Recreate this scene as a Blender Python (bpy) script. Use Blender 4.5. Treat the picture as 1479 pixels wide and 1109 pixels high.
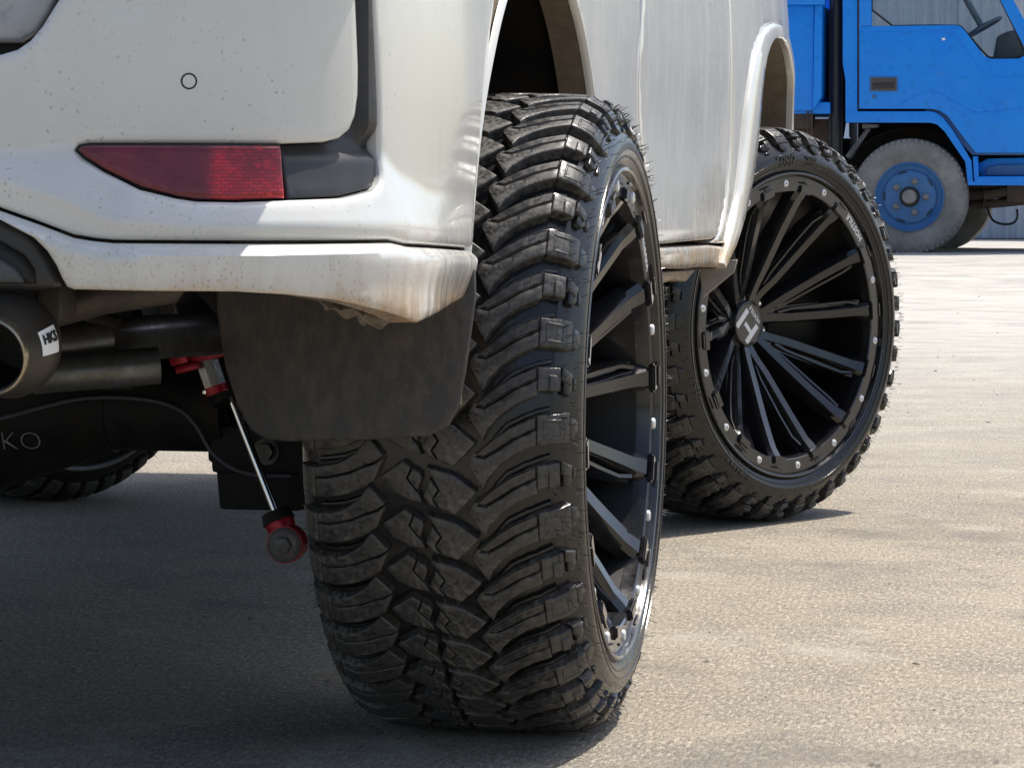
import bpy, bmesh, math, random
import numpy as np
from mathutils import Vector, Matrix
from mathutils.geometry import delaunay_2d_cdt
random.seed(7)
rng = np.random.RandomState(7)
PI = math.pi
SC = bpy.context.scene
for o in list(bpy.data.objects):
    bpy.data.objects.remove(o)

# ------------------------------------------------------------------ camera, sky, sun, exposure
cd = bpy.data.cameras.new('camera')
cam = bpy.data.objects.new('camera', cd)
SC.collection.objects.link(cam)
cam.location = (1.6443, -4.1131, 0.7253)
cam.rotation_euler = (PI / 2 - 0.0640, 0, 0.1915)
cd.sensor_width = 36
cd.lens = 36 * 4580 / 1479
cd.clip_start = 0.1
cd.clip_end = 2000
SC.camera = cam

SUN_EL, SUN_AZ = math.radians(66), math.radians(40)      # azimuth from +Y towards +X
w = bpy.data.worlds.new('World')
SC.world = w
w.use_nodes = True
wn = w.node_tree
sky = wn.nodes.new('ShaderNodeTexSky')
sky.sky_type = 'NISHITA'
sky.sun_disc = False
sky.sun_elevation = SUN_EL
sky.sun_rotation = SUN_AZ
sky.air_density = 1.0
sky.dust_density = 2.5
wn.links.new(sky.outputs[0], wn.nodes['Background'].inputs[0])
wn.nodes['Background'].inputs[1].default_value = 0.15
sl = bpy.data.lights.new('sun', 'SUN')
sl.energy = 4.2
sl.angle = math.radians(0.53)
sl.color = (1.0, 0.95, 0.87)
sun = bpy.data.objects.new('sun', sl)
SC.collection.objects.link(sun)
sd = Vector((math.cos(SUN_EL) * math.sin(SUN_AZ), math.cos(SUN_EL) * math.cos(SUN_AZ), math.sin(SUN_EL)))
sun.rotation_euler = sd.to_track_quat('Z', 'Y').to_euler()
sun.location = (4, 4, 12)
SC.view_settings.view_transform = 'Standard'
SC.view_settings.look = 'None'
SC.view_settings.exposure = 0.34
SC.view_settings.gamma = 1
SC.view_settings.use_curve_mapping = False
SC.render.engine = 'CYCLES'
SC.cycles.max_bounces = 8

# ------------------------------------------------------------------ helpers
C = SC.collection

def link(name, me, mat=None, parent=None):
    o = bpy.data.objects.new(name, me)
    C.objects.link(o)
    if mat is not None and me is not None:
        for m in (mat if isinstance(mat, (list, tuple)) else [mat]):
            me.materials.append(m)
    if parent is not None:
        o.parent = parent
    return o

def empty(name, loc=(0, 0, 0), parent=None):
    o = bpy.data.objects.new(name, None)
    C.objects.link(o)
    o.location = loc
    o.empty_display_size = 0.1
    if parent is not None:
        o.parent = parent
    return o

def tag(o, label=None, cat=None, group=None, kind=None):
    if label: o['label'] = label
    if cat: o['category'] = cat
    if group: o['group'] = group
    if kind: o['kind'] = kind
    return o

def smooth(me, ang=35):
    for p in me.polygons:
        p.use_smooth = True
    me.set_sharp_from_angle(angle=math.radians(ang))

class MB:
    """collects shapes into one mesh"""
    def __init__(s):
        s.v = []; s.f = []; s.m = []
    def add(s, vs, fs, mi=0):
        b = len(s.v)
        s.v += [tuple(v) for v in vs]
        for f in fs:
            s.f.append([b + i for i in f]); s.m.append(mi)
    def box(s, lo, hi, mi=0, bevel=0.0, M=None):
        bm = bmesh.new()
        bmesh.ops.create_cube(bm, size=1)
        for v in bm.verts:
            v.co = Vector([(lo[i] + hi[i]) / 2 + v.co[i] * (hi[i] - lo[i]) for i in range(3)])
        if bevel > 0:
            bmesh.ops.bevel(bm, geom=list(bm.edges), offset=bevel, segments=2, affect='EDGES', profile=0.6)
        s.bm(bm, mi, M)
    def bm(s, bm, mi=0, M=None):
        if M is not None:
            bm.transform(M)
        bm.verts.index_update()
        s.add([v.co[:] for v in bm.verts], [[v.index for v in f.verts] for f in bm.faces], mi)
        bm.free()
    def tube(s, pts, r, n=12, mi=0, caps=True):
        pts = [Vector(p) for p in pts]
        rs = r if isinstance(r, (list, tuple)) else [r] * len(pts)
        vs = []; fs = []
        t0 = (pts[1] - pts[0]).normalized()
        up = Vector((0, 0, 1)) if abs(t0.z) < 0.9 else Vector((1, 0, 0))
        a = t0.cross(up).normalized()
        for i, p in enumerate(pts):
            t = (pts[min(i + 1, len(pts) - 1)] - pts[max(i - 1, 0)]).normalized()
            a = (a - t * a.dot(t)).normalized()
            b = t.cross(a)
            for k in range(n):
                q = 2 * PI * k / n
                vs.append(p + (a * math.cos(q) + b * math.sin(q)) * rs[i])
        for i in range(len(pts) - 1):
            for k in range(n):
                fs.append([i * n + k, i * n + (k + 1) % n, (i + 1) * n + (k + 1) % n, (i + 1) * n + k])
        if caps:
            fs.append(list(range(n))[::-1]); fs.append([(len(pts) - 1) * n + k for k in range(n)])
        s.add(vs, fs, mi)
    def lathe(s, prof, n=48, mi=0, M=None, closed=False):
        """prof: (x, r) round the x axis"""
        vs = []; fs = []
        for x, r in prof:
            for k in range(n):
                q = 2 * PI * k / n
                v = Vector((x, r * math.cos(q), r * math.sin(q)))
                vs.append(M @ v if M is not None else v)
        m = len(prof)
        for i in range(m if closed else m - 1):
            j = (i + 1) % m
            for k in range(n):
                fs.append([i * n + k, j * n + k, j * n + (k + 1) % n, i * n + (k + 1) % n])
        s.add(vs, fs, mi)
    def prism(s, poly, lo, hi, axis='Y', mi=0, bevel=0.0):
        """polygon in the plane across axis, extruded lo..hi; poly is (X,Z) for axis Y, (Y,Z) for X, (X,Y) for Z"""
        def P(a, b, c):
            return {'Y': (a, c, b), 'X': (c, a, b), 'Z': (a, b, c)}[axis]
        bm = bmesh.new()
        A = [bm.verts.new(P(a, b, lo)) for a, b in poly]
        f = bm.faces.new(A)
        r = bmesh.ops.extrude_face_region(bm, geom=[f])
        d = Vector(P(0, 0, hi - lo))
        for e in r['geom']:
            if isinstance(e, bmesh.types.BMVert):
                e.co += d
        bmesh.ops.recalc_face_normals(bm, faces=list(bm.faces))
        if bevel > 0:
            bmesh.ops.bevel(bm, geom=list(bm.edges), offset=bevel, segments=2, affect='EDGES', profile=0.6)
        bmesh.ops.triangulate(bm, faces=[f for f in bm.faces if len(f.verts) > 4])
        s.bm(bm, mi)
    def mesh(s, name, fix=True):
        me = bpy.data.meshes.new(name)
        me.from_pydata(s.v, [], s.f)
        me.polygons.foreach_set('material_index', s.m)
        if fix:
            bm = bmesh.new(); bm.from_mesh(me)
            bmesh.ops.recalc_face_normals(bm, faces=list(bm.faces))
            bm.to_mesh(me); bm.free()
        return me
    def build(s, name, mat, parent=None, ang=35, fix=True):
        me = s.mesh(name, fix)
        smooth(me, ang)
        return link(name, me, mat, parent)

def smoothstep(a, b, x):
    t = np.clip((x - a) / (b - a), 0, 1)
    return t * t * (3 - 2 * t)

def densify(poly, step, closed=True):
    out = []
    n = len(poly)
    for i in range(n if closed else n - 1):
        a = np.array(poly[i], float); b = np.array(poly[(i + 1) % n], float)
        k = max(1, int(np.ceil(np.hypot(*(b - a)) / step)))
        for j in range(k):
            out.append(a + (b - a) * j / k)
    if not closed:
        out.append(np.array(poly[-1], float))
    return np.array(out)

def chaikin(poly, it=2, closed=False, keep=()):
    P = [np.array(p, float) for p in poly]
    for _ in range(it):
        Q = []
        n = len(P)
        if not closed: Q.append(P[0])
        for i in range(n if closed else n - 1):
            a, b = P[i], P[(i + 1) % n]
            Q += [a * .75 + b * .25, a * .25 + b * .75]
        if not closed: Q.append(P[-1])
        P = Q
    return [tuple(p) for p in P]

def area2(P):
    x, y = P[:, 0], P[:, 1]
    return 0.5 * np.sum(x * np.roll(y, -1) - y * np.roll(x, -1))

def pip(P, X, Y):
    ins = np.zeros(X.shape, bool)
    n = len(P)
    for i in range(n):
        x0, y0 = P[i]; x1, y1 = P[(i + 1) % n]
        if y0 == y1: continue
        c = ((y0 > Y) != (y1 > Y)) & (X < (x1 - x0) * (Y - y0) / (y1 - y0) + x0)
        ins ^= c
    return ins

def segdist(P, X, Y):
    d = np.full(X.shape, 1e9)
    n = len(P)
    for i in range(n):
        ax, ay = P[i]; bx, by = P[(i + 1) % n]
        L = (bx - ax) ** 2 + (by - ay) ** 2 + 1e-12
        t = np.clip(((X - ax) * (bx - ax) + (Y - ay) * (by - ay)) / L, 0, 1)
        d = np.minimum(d, np.hypot(X - ax - t * (bx - ax), Y - ay - t * (by - ay)))
    return d

def inset(P, d):
    e = np.roll(P, -1, 0) - P
    e /= np.linalg.norm(e, axis=1)[:, None] + 1e-12
    n = np.c_[-e[:, 1], e[:, 0]]           # inward for a CCW loop
    m = n + np.roll(n, 1, 0)
    k = (m * n).sum(1)
    k = np.maximum(k, 0.6)
    return P + m / k[:, None] * d

def panel(name, outline, step, fmap, mat, parent, thick=0.012, r=0.004, ang=50, rels=(0.0, 0.3, 1.0)):
    """sheet over a 2D outline bent by fmap(s, t, d) -> xyz, d along the outward normal; rounded rim with a return flange"""
    P = densify(outline, step)
    if area2(P) < 0: P = P[::-1]
    pts = [P]; dist = [np.zeros(len(P))]
    for q in rels[1:]:
        I = inset(P, r * q)
        ok = pip(P, I[:, 0], I[:, 1]) & (segdist(P, I[:, 0], I[:, 1]) > r * q * 0.85)
        pts.append(I[ok]); dist.append(np.full(ok.sum(), r * q))
    lo, hi = P.min(0), P.max(0)
    gx, gy = np.meshgrid(np.arange(lo[0], hi[0], step), np.arange(lo[1], hi[1], step))
    gx, gy = gx.ravel(), gy.ravel()
    ok = pip(P, gx, gy)
    gx, gy = gx[ok], gy[ok]
    dd = segdist(P, gx, gy)
    ok = dd > r * 1.0 + step * 0.45
    pts.append(np.c_[gx[ok], gy[ok]]); dist.append(dd[ok])
    A = np.concatenate(pts); D = np.concatenate(dist)
    n = len(P)
    res = delaunay_2d_cdt([Vector(p) for p in A], [], [list(range(n))], 1, 1e-7, True)
    V2, F, orig = res[0], res[2], res[3]
    ce = np.array([[sum(V2[i][k] for i in f) / len(f) for k in (0, 1)] for f in F])
    F = [f for f, q in zip(F, pip(P, ce[:, 0], ce[:, 1])) if q]
    dv = np.array([D[o[0]] if o else 0.0 for o in orig])
    S = np.array([v[0] for v in V2]); T = np.array([v[1] for v in V2])
    t = np.clip(dv / max(r, 1e-6), 0, 1)
    off = -r * (1 - np.sqrt(np.clip(1 - (1 - t) ** 2, 0, 1)))
    X = fmap(S, T, off)
    f0 = F[len(F) // 2]
    nrm = np.cross(X[f0[1]] - X[f0[0]], X[f0[2]] - X[f0[0]])
    up = fmap(S[[f0[0]]], T[[f0[0]]], np.array([0.01]))[0] - fmap(S[[f0[0]]], T[[f0[0]]], np.array([0.0]))[0]
    if np.dot(nrm, up) < 0: F = [f[::-1] for f in F]
    verts = [tuple(x) for x in X]; faces = [list(f) for f in F]
    if thick > 0:
        B0 = fmap(P[:, 0], P[:, 1], np.full(n, -r)); B1 = fmap(P[:, 0], P[:, 1], np.full(n, -r - thick))
        b = len(verts)
        verts += [tuple(x) for x in B0] + [tuple(x) for x in B1]
        flip = np.dot(nrm, up) < 0
        for i in range(n):
            j = (i + 1) % n
            q = [b + i, b + n + i, b + n + j, b + j]
            faces.append(q[::-1] if flip else q)
    me = bpy.data.meshes.new(name)
    me.from_pydata(verts, [], faces)
    smooth(me, ang)
    return link(name, me, mat, parent)

def word(name, text, fmap, mat, parent, size=1.0, extrude=0.0, offset=0.0, shear=0.0, spacing=1.0):
    cu = bpy.data.curves.new(name, 'FONT')
    cu.body = text; cu.size = size; cu.extrude = extrude; cu.offset = offset; cu.shear = shear
    cu.space_character = spacing
    cu.align_x = 'CENTER'; cu.align_y = 'CENTER'; cu.resolution_u = 3
    o = bpy.data.objects.new(name, cu); C.objects.link(o)
    bpy.context.view_layer.update()
    me = bpy.data.meshes.new_from_object(o.evaluated_get(bpy.context.evaluated_depsgraph_get()))
    bpy.data.objects.remove(o); bpy.data.curves.remove(cu)
    for v in me.vertices:
        v.co = fmap(v.co)
    me.name = name
    return link(name, me, mat, parent)

# ------------------------------------------------------------------ materials
def mat(name, col, rough=0.5, metal=0.0, coat=0.0, spec=0.5):
    m = bpy.data.materials.new(name); m.use_nodes = True
    b = m.node_tree.nodes['Principled BSDF']
    b.inputs['Base Color'].default_value = (*col, 1)
    b.inputs['Roughness'].default_value = rough
    b.inputs['Metallic'].default_value = metal
    b.inputs['Coat Weight'].default_value = coat
    b.inputs['Coat Roughness'].default_value = 0.06
    b.inputs['Specular IOR Level'].default_value = spec
    return m

class NT:
    def __init__(s, m):
        s.t = m.node_tree; s.n = s.t.nodes; s.l = s.t.links; s.b = s.n['Principled BSDF']
        s.tc = s.n.new('ShaderNodeTexCoord'); s.geo = s.n.new('ShaderNodeNewGeometry')
    def noise(s, scale, detail=4, rough=0.6, vec=None, dist=0.0):
        n = s.n.new('ShaderNodeTexNoise')
        n.inputs['Scale'].default_value = scale; n.inputs['Detail'].default_value = detail
        n.inputs['Roughness'].default_value = rough; n.inputs['Distortion'].default_value = dist
        s.l.new(vec if vec is not None else s.geo.outputs['Position'], n.inputs['Vector'])
        return n.outputs['Fac']
    def voro(s, scale, vec=None, feature='F1', out='Distance', rnd=1.0):
        n = s.n.new('ShaderNodeTexVoronoi'); n.feature = feature
        n.inputs['Scale'].default_value = scale; n.inputs['Randomness'].default_value = rnd
        s.l.new(vec if vec is not None else s.geo.outputs['Position'], n.inputs['Vector'])
        return n.outputs[out]
    def scale(s, v3, vec=None):
        n = s.n.new('ShaderNodeVectorMath'); n.operation = 'MULTIPLY'
        s.l.new(vec if vec is not None else s.geo.outputs['Position'], n.inputs[0]); n.inputs[1].default_value = v3
        return n.outputs[0]
    def ramp(s, fac, stops):
        n = s.n.new('ShaderNodeValToRGB')
        e = n.color_ramp.elements
        while len(e) < len(stops): e.new(0.5)
        for i, (p, c) in enumerate(stops):
            e[i].position = p
            e[i].color = (*c, 1) if isinstance(c, (tuple, list)) else (c, c, c, 1)
        s.l.new(fac, n.inputs[0])
        return n.outputs[0]
    def math(s, op, a, b=None, clamp=False):
        n = s.n.new('ShaderNodeMath'); n.operation = op; n.use_clamp = clamp
        for i, x in enumerate((a, b)):
            if x is None: continue
            if isinstance(x, (int, float)): n.inputs[i].default_value = x
            else: s.l.new(x, n.inputs[i])
        return n.outputs[0]
    def maprange(s, x, a, b, c=0.0, d=1.0):
        n = s.n.new('ShaderNodeMapRange')
        s.l.new(x, n.inputs[0])
        for i, q in enumerate((a, b, c, d)): n.inputs[i + 1].default_value = q
        return n.outputs[0]
    def sep(s, vec=None):
        n = s.n.new('ShaderNodeSeparateXYZ'); s.l.new(vec if vec is not None else s.geo.outputs['Position'], n.inputs[0])
        return n.outputs
    def mix(s, fac, a, b):
        n = s.n.new('ShaderNodeMix'); n.data_type = 'RGBA'
        for x, i in ((fac, 0), (a, 6), (b, 7)):
            if isinstance(x, (int, float)): n.inputs[i].default_value = x
            elif isinstance(x, tuple): n.inputs[i].default_value = (*x, 1)
            else: s.l.new(x, n.inputs[i])
        return n.outputs[2]
    def bump(s, h, strength, dist=0.002, prev=None):
        n = s.n.new('ShaderNodeBump'); n.inputs['Strength'].default_value = strength; n.inputs['Distance'].default_value = dist
        s.l.new(h, n.inputs['Height'])
        if prev is not None: s.l.new(prev, n.inputs['Normal'])
        return n.outputs[0]
    def set(s, name, x):
        if isinstance(x, (int, float)): s.b.inputs[name].default_value = x
        elif isinstance(x, tuple): s.b.inputs[name].default_value = (*x, 1)
        else: s.l.new(x, s.b.inputs[name])

def paint_material():
    m = mat('dirty_pearl_white_paint', (0.70, 0.69, 0.65), 0.30, 0.0, 0.8)
    t = NT(m)
    z = t.sep()[2]
    low = t.maprange(z, 0.70, 0.575)                       # splash dirt climbs from the lower edge
    st = t.noise(60, 3, 0.7, t.scale((1, 1, 0.12)))
    cl = t.noise(14, 5, 0.65)
    d1 = t.math('MULTIPLY', low, t.maprange(t.math('ADD', st, t.math('MULTIPLY', cl, 0.8)), 0.80, 1.15), True)
    edge = t.math('MULTIPLY', t.maprange(z, 0.632, 0.592), t.maprange(cl, 0.25, 0.55), True)
    film = t.math('MULTIPLY', t.maprange(t.noise(5, 5, 0.7), 0.35, 0.8), 0.26)
    streak = t.math('MULTIPLY', t.maprange(t.math('ADD', t.noise(45, 4, 0.7, t.scale((1, 1, 0.06))), t.math('MULTIPLY', t.noise(4, 3), .5)), 0.74, 1.0), 0.13)
    spk = t.math('MULTIPLY', t.maprange(t.voro(85), 0.15, 0.09), t.maprange(t.noise(9, 3), 0.52, 0.70), True)
    c = t.mix(film, (0.64, 0.64, 0.605), (0.50, 0.475, 0.40))
    c = t.mix(streak, c, (0.50, 0.46, 0.37))
    c = t.mix(t.math('MULTIPLY', d1, 0.42), c, (0.40, 0.29, 0.17))
    c = t.mix(t.math('MULTIPLY', edge, 0.85), c, (0.37, 0.235, 0.11))
    spat = t.math('MULTIPLY', t.maprange(t.voro(240, t.scale((1, 1, .6))), 0.30, 0.16), t.math('MULTIPLY', t.maprange(cl, 0.38, 0.54), t.maprange(z, 0.67, 0.61)), True)
    c = t.mix(t.math('MULTIPLY', spat, 0.75), c, (0.25, 0.155, 0.08))
    c = t.mix(t.math('MULTIPLY', spk, 0.7), c, (0.10, 0.085, 0.07))
    sp2 = t.math('MULTIPLY', t.maprange(t.voro(210), 0.20, 0.11), t.maprange(t.noise(6, 4, .75), 0.47, 0.62), True)
    c = t.mix(t.math('MULTIPLY', sp2, 0.5), c, (0.17, 0.14, 0.105))
    t.set('Base Color', c)
    dirt = t.math('ADD', t.math('ADD', d1, film), streak, True)
    t.set('Roughness', t.maprange(dirt, 0, 1, 0.15, 0.65))
    t.set('Coat Weight', t.maprange(dirt, 0, 0.8, 0.9, 0.1))
    y = t.sep()[1]
    drop = t.math('MULTIPLY', t.maprange(t.voro(170, t.scale((1, 1, .8))), 0.26, 0.08), t.maprange(t.noise(14, 5, 0.8), 0.53, 0.57), True)
    drop = t.math('MULTIPLY', drop, t.maprange(y, -0.80, -0.95), True)
    drop = t.math('MULTIPLY', drop, t.maprange(t.sep()[0], .80, .66), True)
    t.set('Normal', t.bump(drop, 0.8, 0.0018, t.bump(spk, 0.25, 0.001, t.bump(t.noise(3.5, 2), 0.06, 0.01))))
    return m

def rubber(name, base, dust, rough=0.55, dustamt=0.5):
    m = mat(name, base, rough, 0, 0, 0.5)
    t = NT(m)
    vec = t.tc.outputs['Object']
    n1 = t.noise(22, 6, 0.72, vec); n2 = t.noise(160, 3, 0.6, vec)
    spots = t.maprange(t.noise(120, 3, 0.6, vec), 0.56, 0.62)
    f = t.math('MULTIPLY', t.maprange(n1, 0.34, 0.60), dustamt)
    f = t.math('MULTIPLY', f, t.maprange(n2, 0.3, 0.62))
    f = t.math('MULTIPLY', f, t.maprange(spots, 0, 1, 1, 0.25))
    t.set('Base Color', t.mix(f, base, dust))
    t.set('Roughness', t.maprange(f, 0, 0.5, rough - 0.14, rough + 0.3))
    t.set('Normal', t.bump(n2, 0.28, 0.0009, t.bump(n1, 0.15, 0.002)))
    return m

def concrete_material():
    m = mat('dusty_concrete', (0.36, 0.32, 0.26), 0.9, 0, 0, 0.3)
    t = NT(m)
    pos = t.geo.outputs['Position']
    big = t.noise(0.55, 4, 0.6); mid = t.noise(3.2, 7, 0.75, t.scale((0.9, .8, 1)))
    gv = t.scale((1, .30, 1))
    fine = t.noise(150, 3, 0.7, gv); grit = t.noise(380, 2, 0.65, gv); wide = t.noise(34, 5, 0.75, gv)
    brush = t.noise(26, 4, 0.7, t.scale((0.25, 1.6, 1)))
    c = t.mix(t.maprange(big, 0.3, 0.7), (0.235, 0.20, 0.148), (0.37, 0.325, 0.255))
    c = t.mix(t.math('MULTIPLY', t.maprange(mid, 0.46, 0.62), 0.7), c, (0.18, 0.165, 0.145))
    c = t.mix(t.math('MULTIPLY', t.maprange(brush, 0.5, 0.75), 0.10), c, (0.50, 0.45, 0.35))
    c = t.mix(t.math('MULTIPLY', t.maprange(wide, 0.52, 0.70), 0.5), c, (0.19, 0.16, 0.125))
    c = t.mix(t.math('MULTIPLY', t.maprange(fine, 0.53, 0.64), 0.75), c, (0.13, 0.108, 0.082))
    c = t.mix(t.math('MULTIPLY', t.maprange(fine, 0.46, 0.36), 0.75), c, (0.52, 0.46, 0.36))
    c = t.mix(t.math('MULTIPLY', t.maprange(grit, 0.56, 0.66), 0.7), c, (0.11, 0.093, 0.073))
    c = t.mix(t.math('MULTIPLY', t.maprange(grit, 0.44, 0.34), 0.5), c, (0.60, 0.54, 0.44))
    pit = t.math('MULTIPLY', t.maprange(t.voro(28, gv), 0.16, 0.08), t.maprange(t.noise(2.2, 3), 0.56, 0.66), True)
    c = t.mix(t.math('MULTIPLY', pit, 0.85), c, (0.06, 0.05, 0.042))
    # tyre marks and damp smears running across
    smear = t.math('MULTIPLY', t.maprange(t.noise(1.3, 7, 0.72, t.scale((0.9, 1.0, 1))), 0.54, 0.66), 0.55)
    c = t.mix(smear, c, (0.135, 0.12, 0.105))
    pale = t.math('MULTIPLY', t.maprange(t.noise(2.1, 7, 0.75, t.scale((0.9, .9, 1))), 0.55, 0.68), 0.5)
    c = t.mix(pale, c, (0.47, 0.44, 0.375))
    crack = t.maprange(t.math('ABSOLUTE', t.math('SUBTRACT', t.noise(0.9, 6, 0.6, t.scale((0.3, 1.7, 1))), 0.5)), 0.0025, 0.0)
    c = t.mix(t.math('MULTIPLY', t.math('MULTIPLY', crack, t.maprange(big, 0.52, 0.62)), .5), c, (0.08, 0.07, 0.06))
    oil = t.math('MULTIPLY', t.maprange(t.math('ADD', t.voro(1.1, t.scale((1, .6, 1))), t.math('MULTIPLY', t.noise(7, 6, .75), .55)), 0.46, 0.34), 0.45)
    c = t.mix(oil, c, (0.085, 0.075, 0.065))
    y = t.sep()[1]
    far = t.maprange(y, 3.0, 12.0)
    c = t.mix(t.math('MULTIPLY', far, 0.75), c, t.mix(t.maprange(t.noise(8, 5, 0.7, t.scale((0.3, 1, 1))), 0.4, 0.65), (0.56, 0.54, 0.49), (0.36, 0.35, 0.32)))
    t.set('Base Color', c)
    t.set('Normal', t.bump(fine, 0.7, 0.004, t.bump(grit, 0.5, 0.0018, t.bump(brush, 0.25, 0.004))))
    return m

def mottled(name, a, b, scale, rough, metal=0.0, bumpy=0.2, coat=0.0, stretch=(1, 1, 1), lo=0.35, hi=0.7):
    m = mat(name, a, rough, metal, coat)
    t = NT(m)
    v = t.scale(stretch, t.tc.outputs['Object'])
    n = t.noise(scale, 6, 0.7, v); n2 = t.noise(scale * 7, 3, 0.6, v)
    c = t.mix(t.maprange(n, lo, hi), a, b)
    c = t.mix(t.math('MULTIPLY', t.maprange(n2, 0.55, 0.72), 0.4), c, tuple(x * 0.45 for x in a))
    t.set('Base Color', c)
    t.set('Roughness', t.maprange(n, 0.3, 0.7, max(0.05, rough - 0.12), min(1, rough + 0.15)))
    t.set('Normal', t.bump(n2, bumpy, 0.0012))
    return m

M_PAINT = paint_material()
M_TREAD = rubber('dusty_tread_rubber', (0.022, 0.0215, 0.021), (0.165, 0.150, 0.128), 0.40, 0.72)
M_TYRE = rubber('tyre_sidewall_rubber', (0.011, 0.0108, 0.0106), (0.036, 0.033, 0.029), 0.30, 0.18)
M_GROUND = concrete_material()
M_BLACK = mottled('satin_black_alloy', (0.011, 0.011, 0.012), (0.016, 0.016, 0.017), 30, 0.19, 0.0, 0.02, 0.6)
M_BARREL = mat('black_barrel', (0.004, 0.004, 0.0045), 0.35)
M_RIVET = mat('bright_rivet', (0.70, 0.70, 0.69), 0.35, 0.3)
M_WHITE = mat('white_print', (0.82, 0.82, 0.80), 0.5)
M_BLACKPRINT = mat('black_print', (0.01, 0.01, 0.01), 0.5)
M_PLASTIC = mottled('grey_black_plastic', (0.026, 0.027, 0.029), (0.045, 0.045, 0.046), 12, 0.42, 0, 0.1)
M_DARK = mat('deep_black_gap', (0.006, 0.006, 0.006), 0.6)
M_UNDER = mottled('grimy_underbody', (0.0055, 0.0055, 0.006), (0.022, 0.019, 0.016), 16, 0.65, 0, 0.3)
M_UNDER.node_tree.nodes['Principled BSDF'].inputs['Specular IOR Level'].default_value = .25
M_FLAP = mottled('dusty_flap_rubber', (0.034, 0.032, 0.030), (0.095, 0.078, 0.062), 60, 0.55, 0, 0.4, 0, (1, 1, 0.45), 0.42, 0.72)
M_LINER = mottled('muddy_liner', (0.21, 0.165, 0.118), (0.14, 0.11, 0.078), 40, 0.85, 0, 0.4)
M_CHROME = mat('chrome', (0.75, 0.75, 0.74), 0.12, 1.0)
M_STEEL = mottled('brushed_steel', (0.48, 0.47, 0.44), (0.36, 0.35, 0.32), 60, 0.30, 0.9, 0.05)
M_RED = mottled('red_anodised', (0.42, 0.012, 0.03), (0.30, 0.01, 0.022), 18, 0.35, 0.3, 0.05)
M_EXH = mottled('heat_stained_can', (0.055, 0.048, 0.038), (0.036, 0.032, 0.027), 10, 0.42, 0.55, 0.05)
M_GLASS = mat('dark_window_glass', (0.010, 0.012, 0.013), 0.03, 0, 0.5)

def lens_material():
    m = mat('red_reflector_lens', (0.20, 0.004, 0.012), 0.12, 0, 0.25)
    t = NT(m)
    x, y, z = t.sep()
    b = t.n.new('ShaderNodeTexBrick')
    cmb = t.n.new('ShaderNodeCombineXYZ'); t.l.new(x, cmb.inputs[0]); t.l.new(z, cmb.inputs[1]); t.l.new(cmb.outputs[0], b.inputs['Vector'])
    b.inputs['Scale'].default_value = 70; b.inputs['Mortar Size'].default_value = 0.02
    b.inputs['Color1'].default_value = (0.34, 0.008, 0.016, 1); b.inputs['Color2'].default_value = (0.55, 0.014, 0.024, 1)
    b.inputs['Mortar'].default_value = (0.12, 0.004, 0.008, 1)
    v = t.n.new('ShaderNodeTexVoronoi'); v.feature = 'F1'; v.inputs['Scale'].default_value = 70
    t.l.new(t.scale((1, 1, 2.2)), v.inputs['Vector'])
    inner = t.maprange(x, 0.725, 0.735)
    blob = t.maprange(t.noise(16, 3), 0.50, 0.60)
    c = t.mix(inner, (0.15, 0.007, 0.015), b.outputs[0])
    c = t.mix(t.math('MULTIPLY', blob, 0.55), c, (0.09, 0.002, 0.009))
    hot = t.math('MULTIPLY', t.maprange(v.outputs['Distance'], 0.30, 0.12), t.maprange(x, 0.72, 0.79), True)
    c = t.mix(t.math('MULTIPLY', hot, 0.8), c, (0.62, 0.018, 0.03))
    t.set('Base Color', c)
    t.set('Normal', t.bump(b.outputs['Fac'], 0.5, 0.001, t.bump(v.outputs['Distance'], 0.15, 0.002)))
    return m
M_LENS = lens_material()

# ------------------------------------------------------------------ ground
def ground():
    ys = np.concatenate([np.linspace(-60, -6, 8), np.linspace(-4, 11.6, 60), np.linspace(11.7, 12.1, 9), np.linspace(12.4, 18, 40), np.linspace(19, 30, 12), np.array([45, 90, 200, 600, 1500])])
    xs = np.concatenate([np.array([-1500, -400, -100, -30]), np.linspace(-10, 10, 81), np.array([30, 100, 400, 1500])])
    def hz(x, y):
        h = 0.215 * smoothstep(12.2, 17.0, y)
        edge = 11.85 + 0.05 * np.sin(x * 2.3) + 0.03 * np.sin(x * 7.1)
        h = h + 0.02 * smoothstep(edge - 0.06, edge + 0.02, y)           # the next pour stands a little higher
        h = h + 0.004 * np.sin(x * 1.3 + y * 0.7) * smoothstep(4.5, 7, y)
        return h
    X, Y = np.meshgrid(xs, ys)
    Z = hz(X, Y)
    V = np.c_[X.ravel(), Y.ravel(), Z.ravel()]
    nx = len(xs)
    F = [[j * nx + i, j * nx + i + 1, (j + 1) * nx + i + 1, (j + 1) * nx + i] for j in range(len(ys) - 1) for i in range(nx - 1)]
    me = bpy.data.meshes.new('ground'); me.from_pydata([tuple(v) for v in V], [], F)
    smooth(me, 60)
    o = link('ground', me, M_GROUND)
    tag(o, 'tan dusty concrete yard with gritty streaks and dark smears', None, None, 'structure')
    return hz
HZ = ground()

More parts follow.
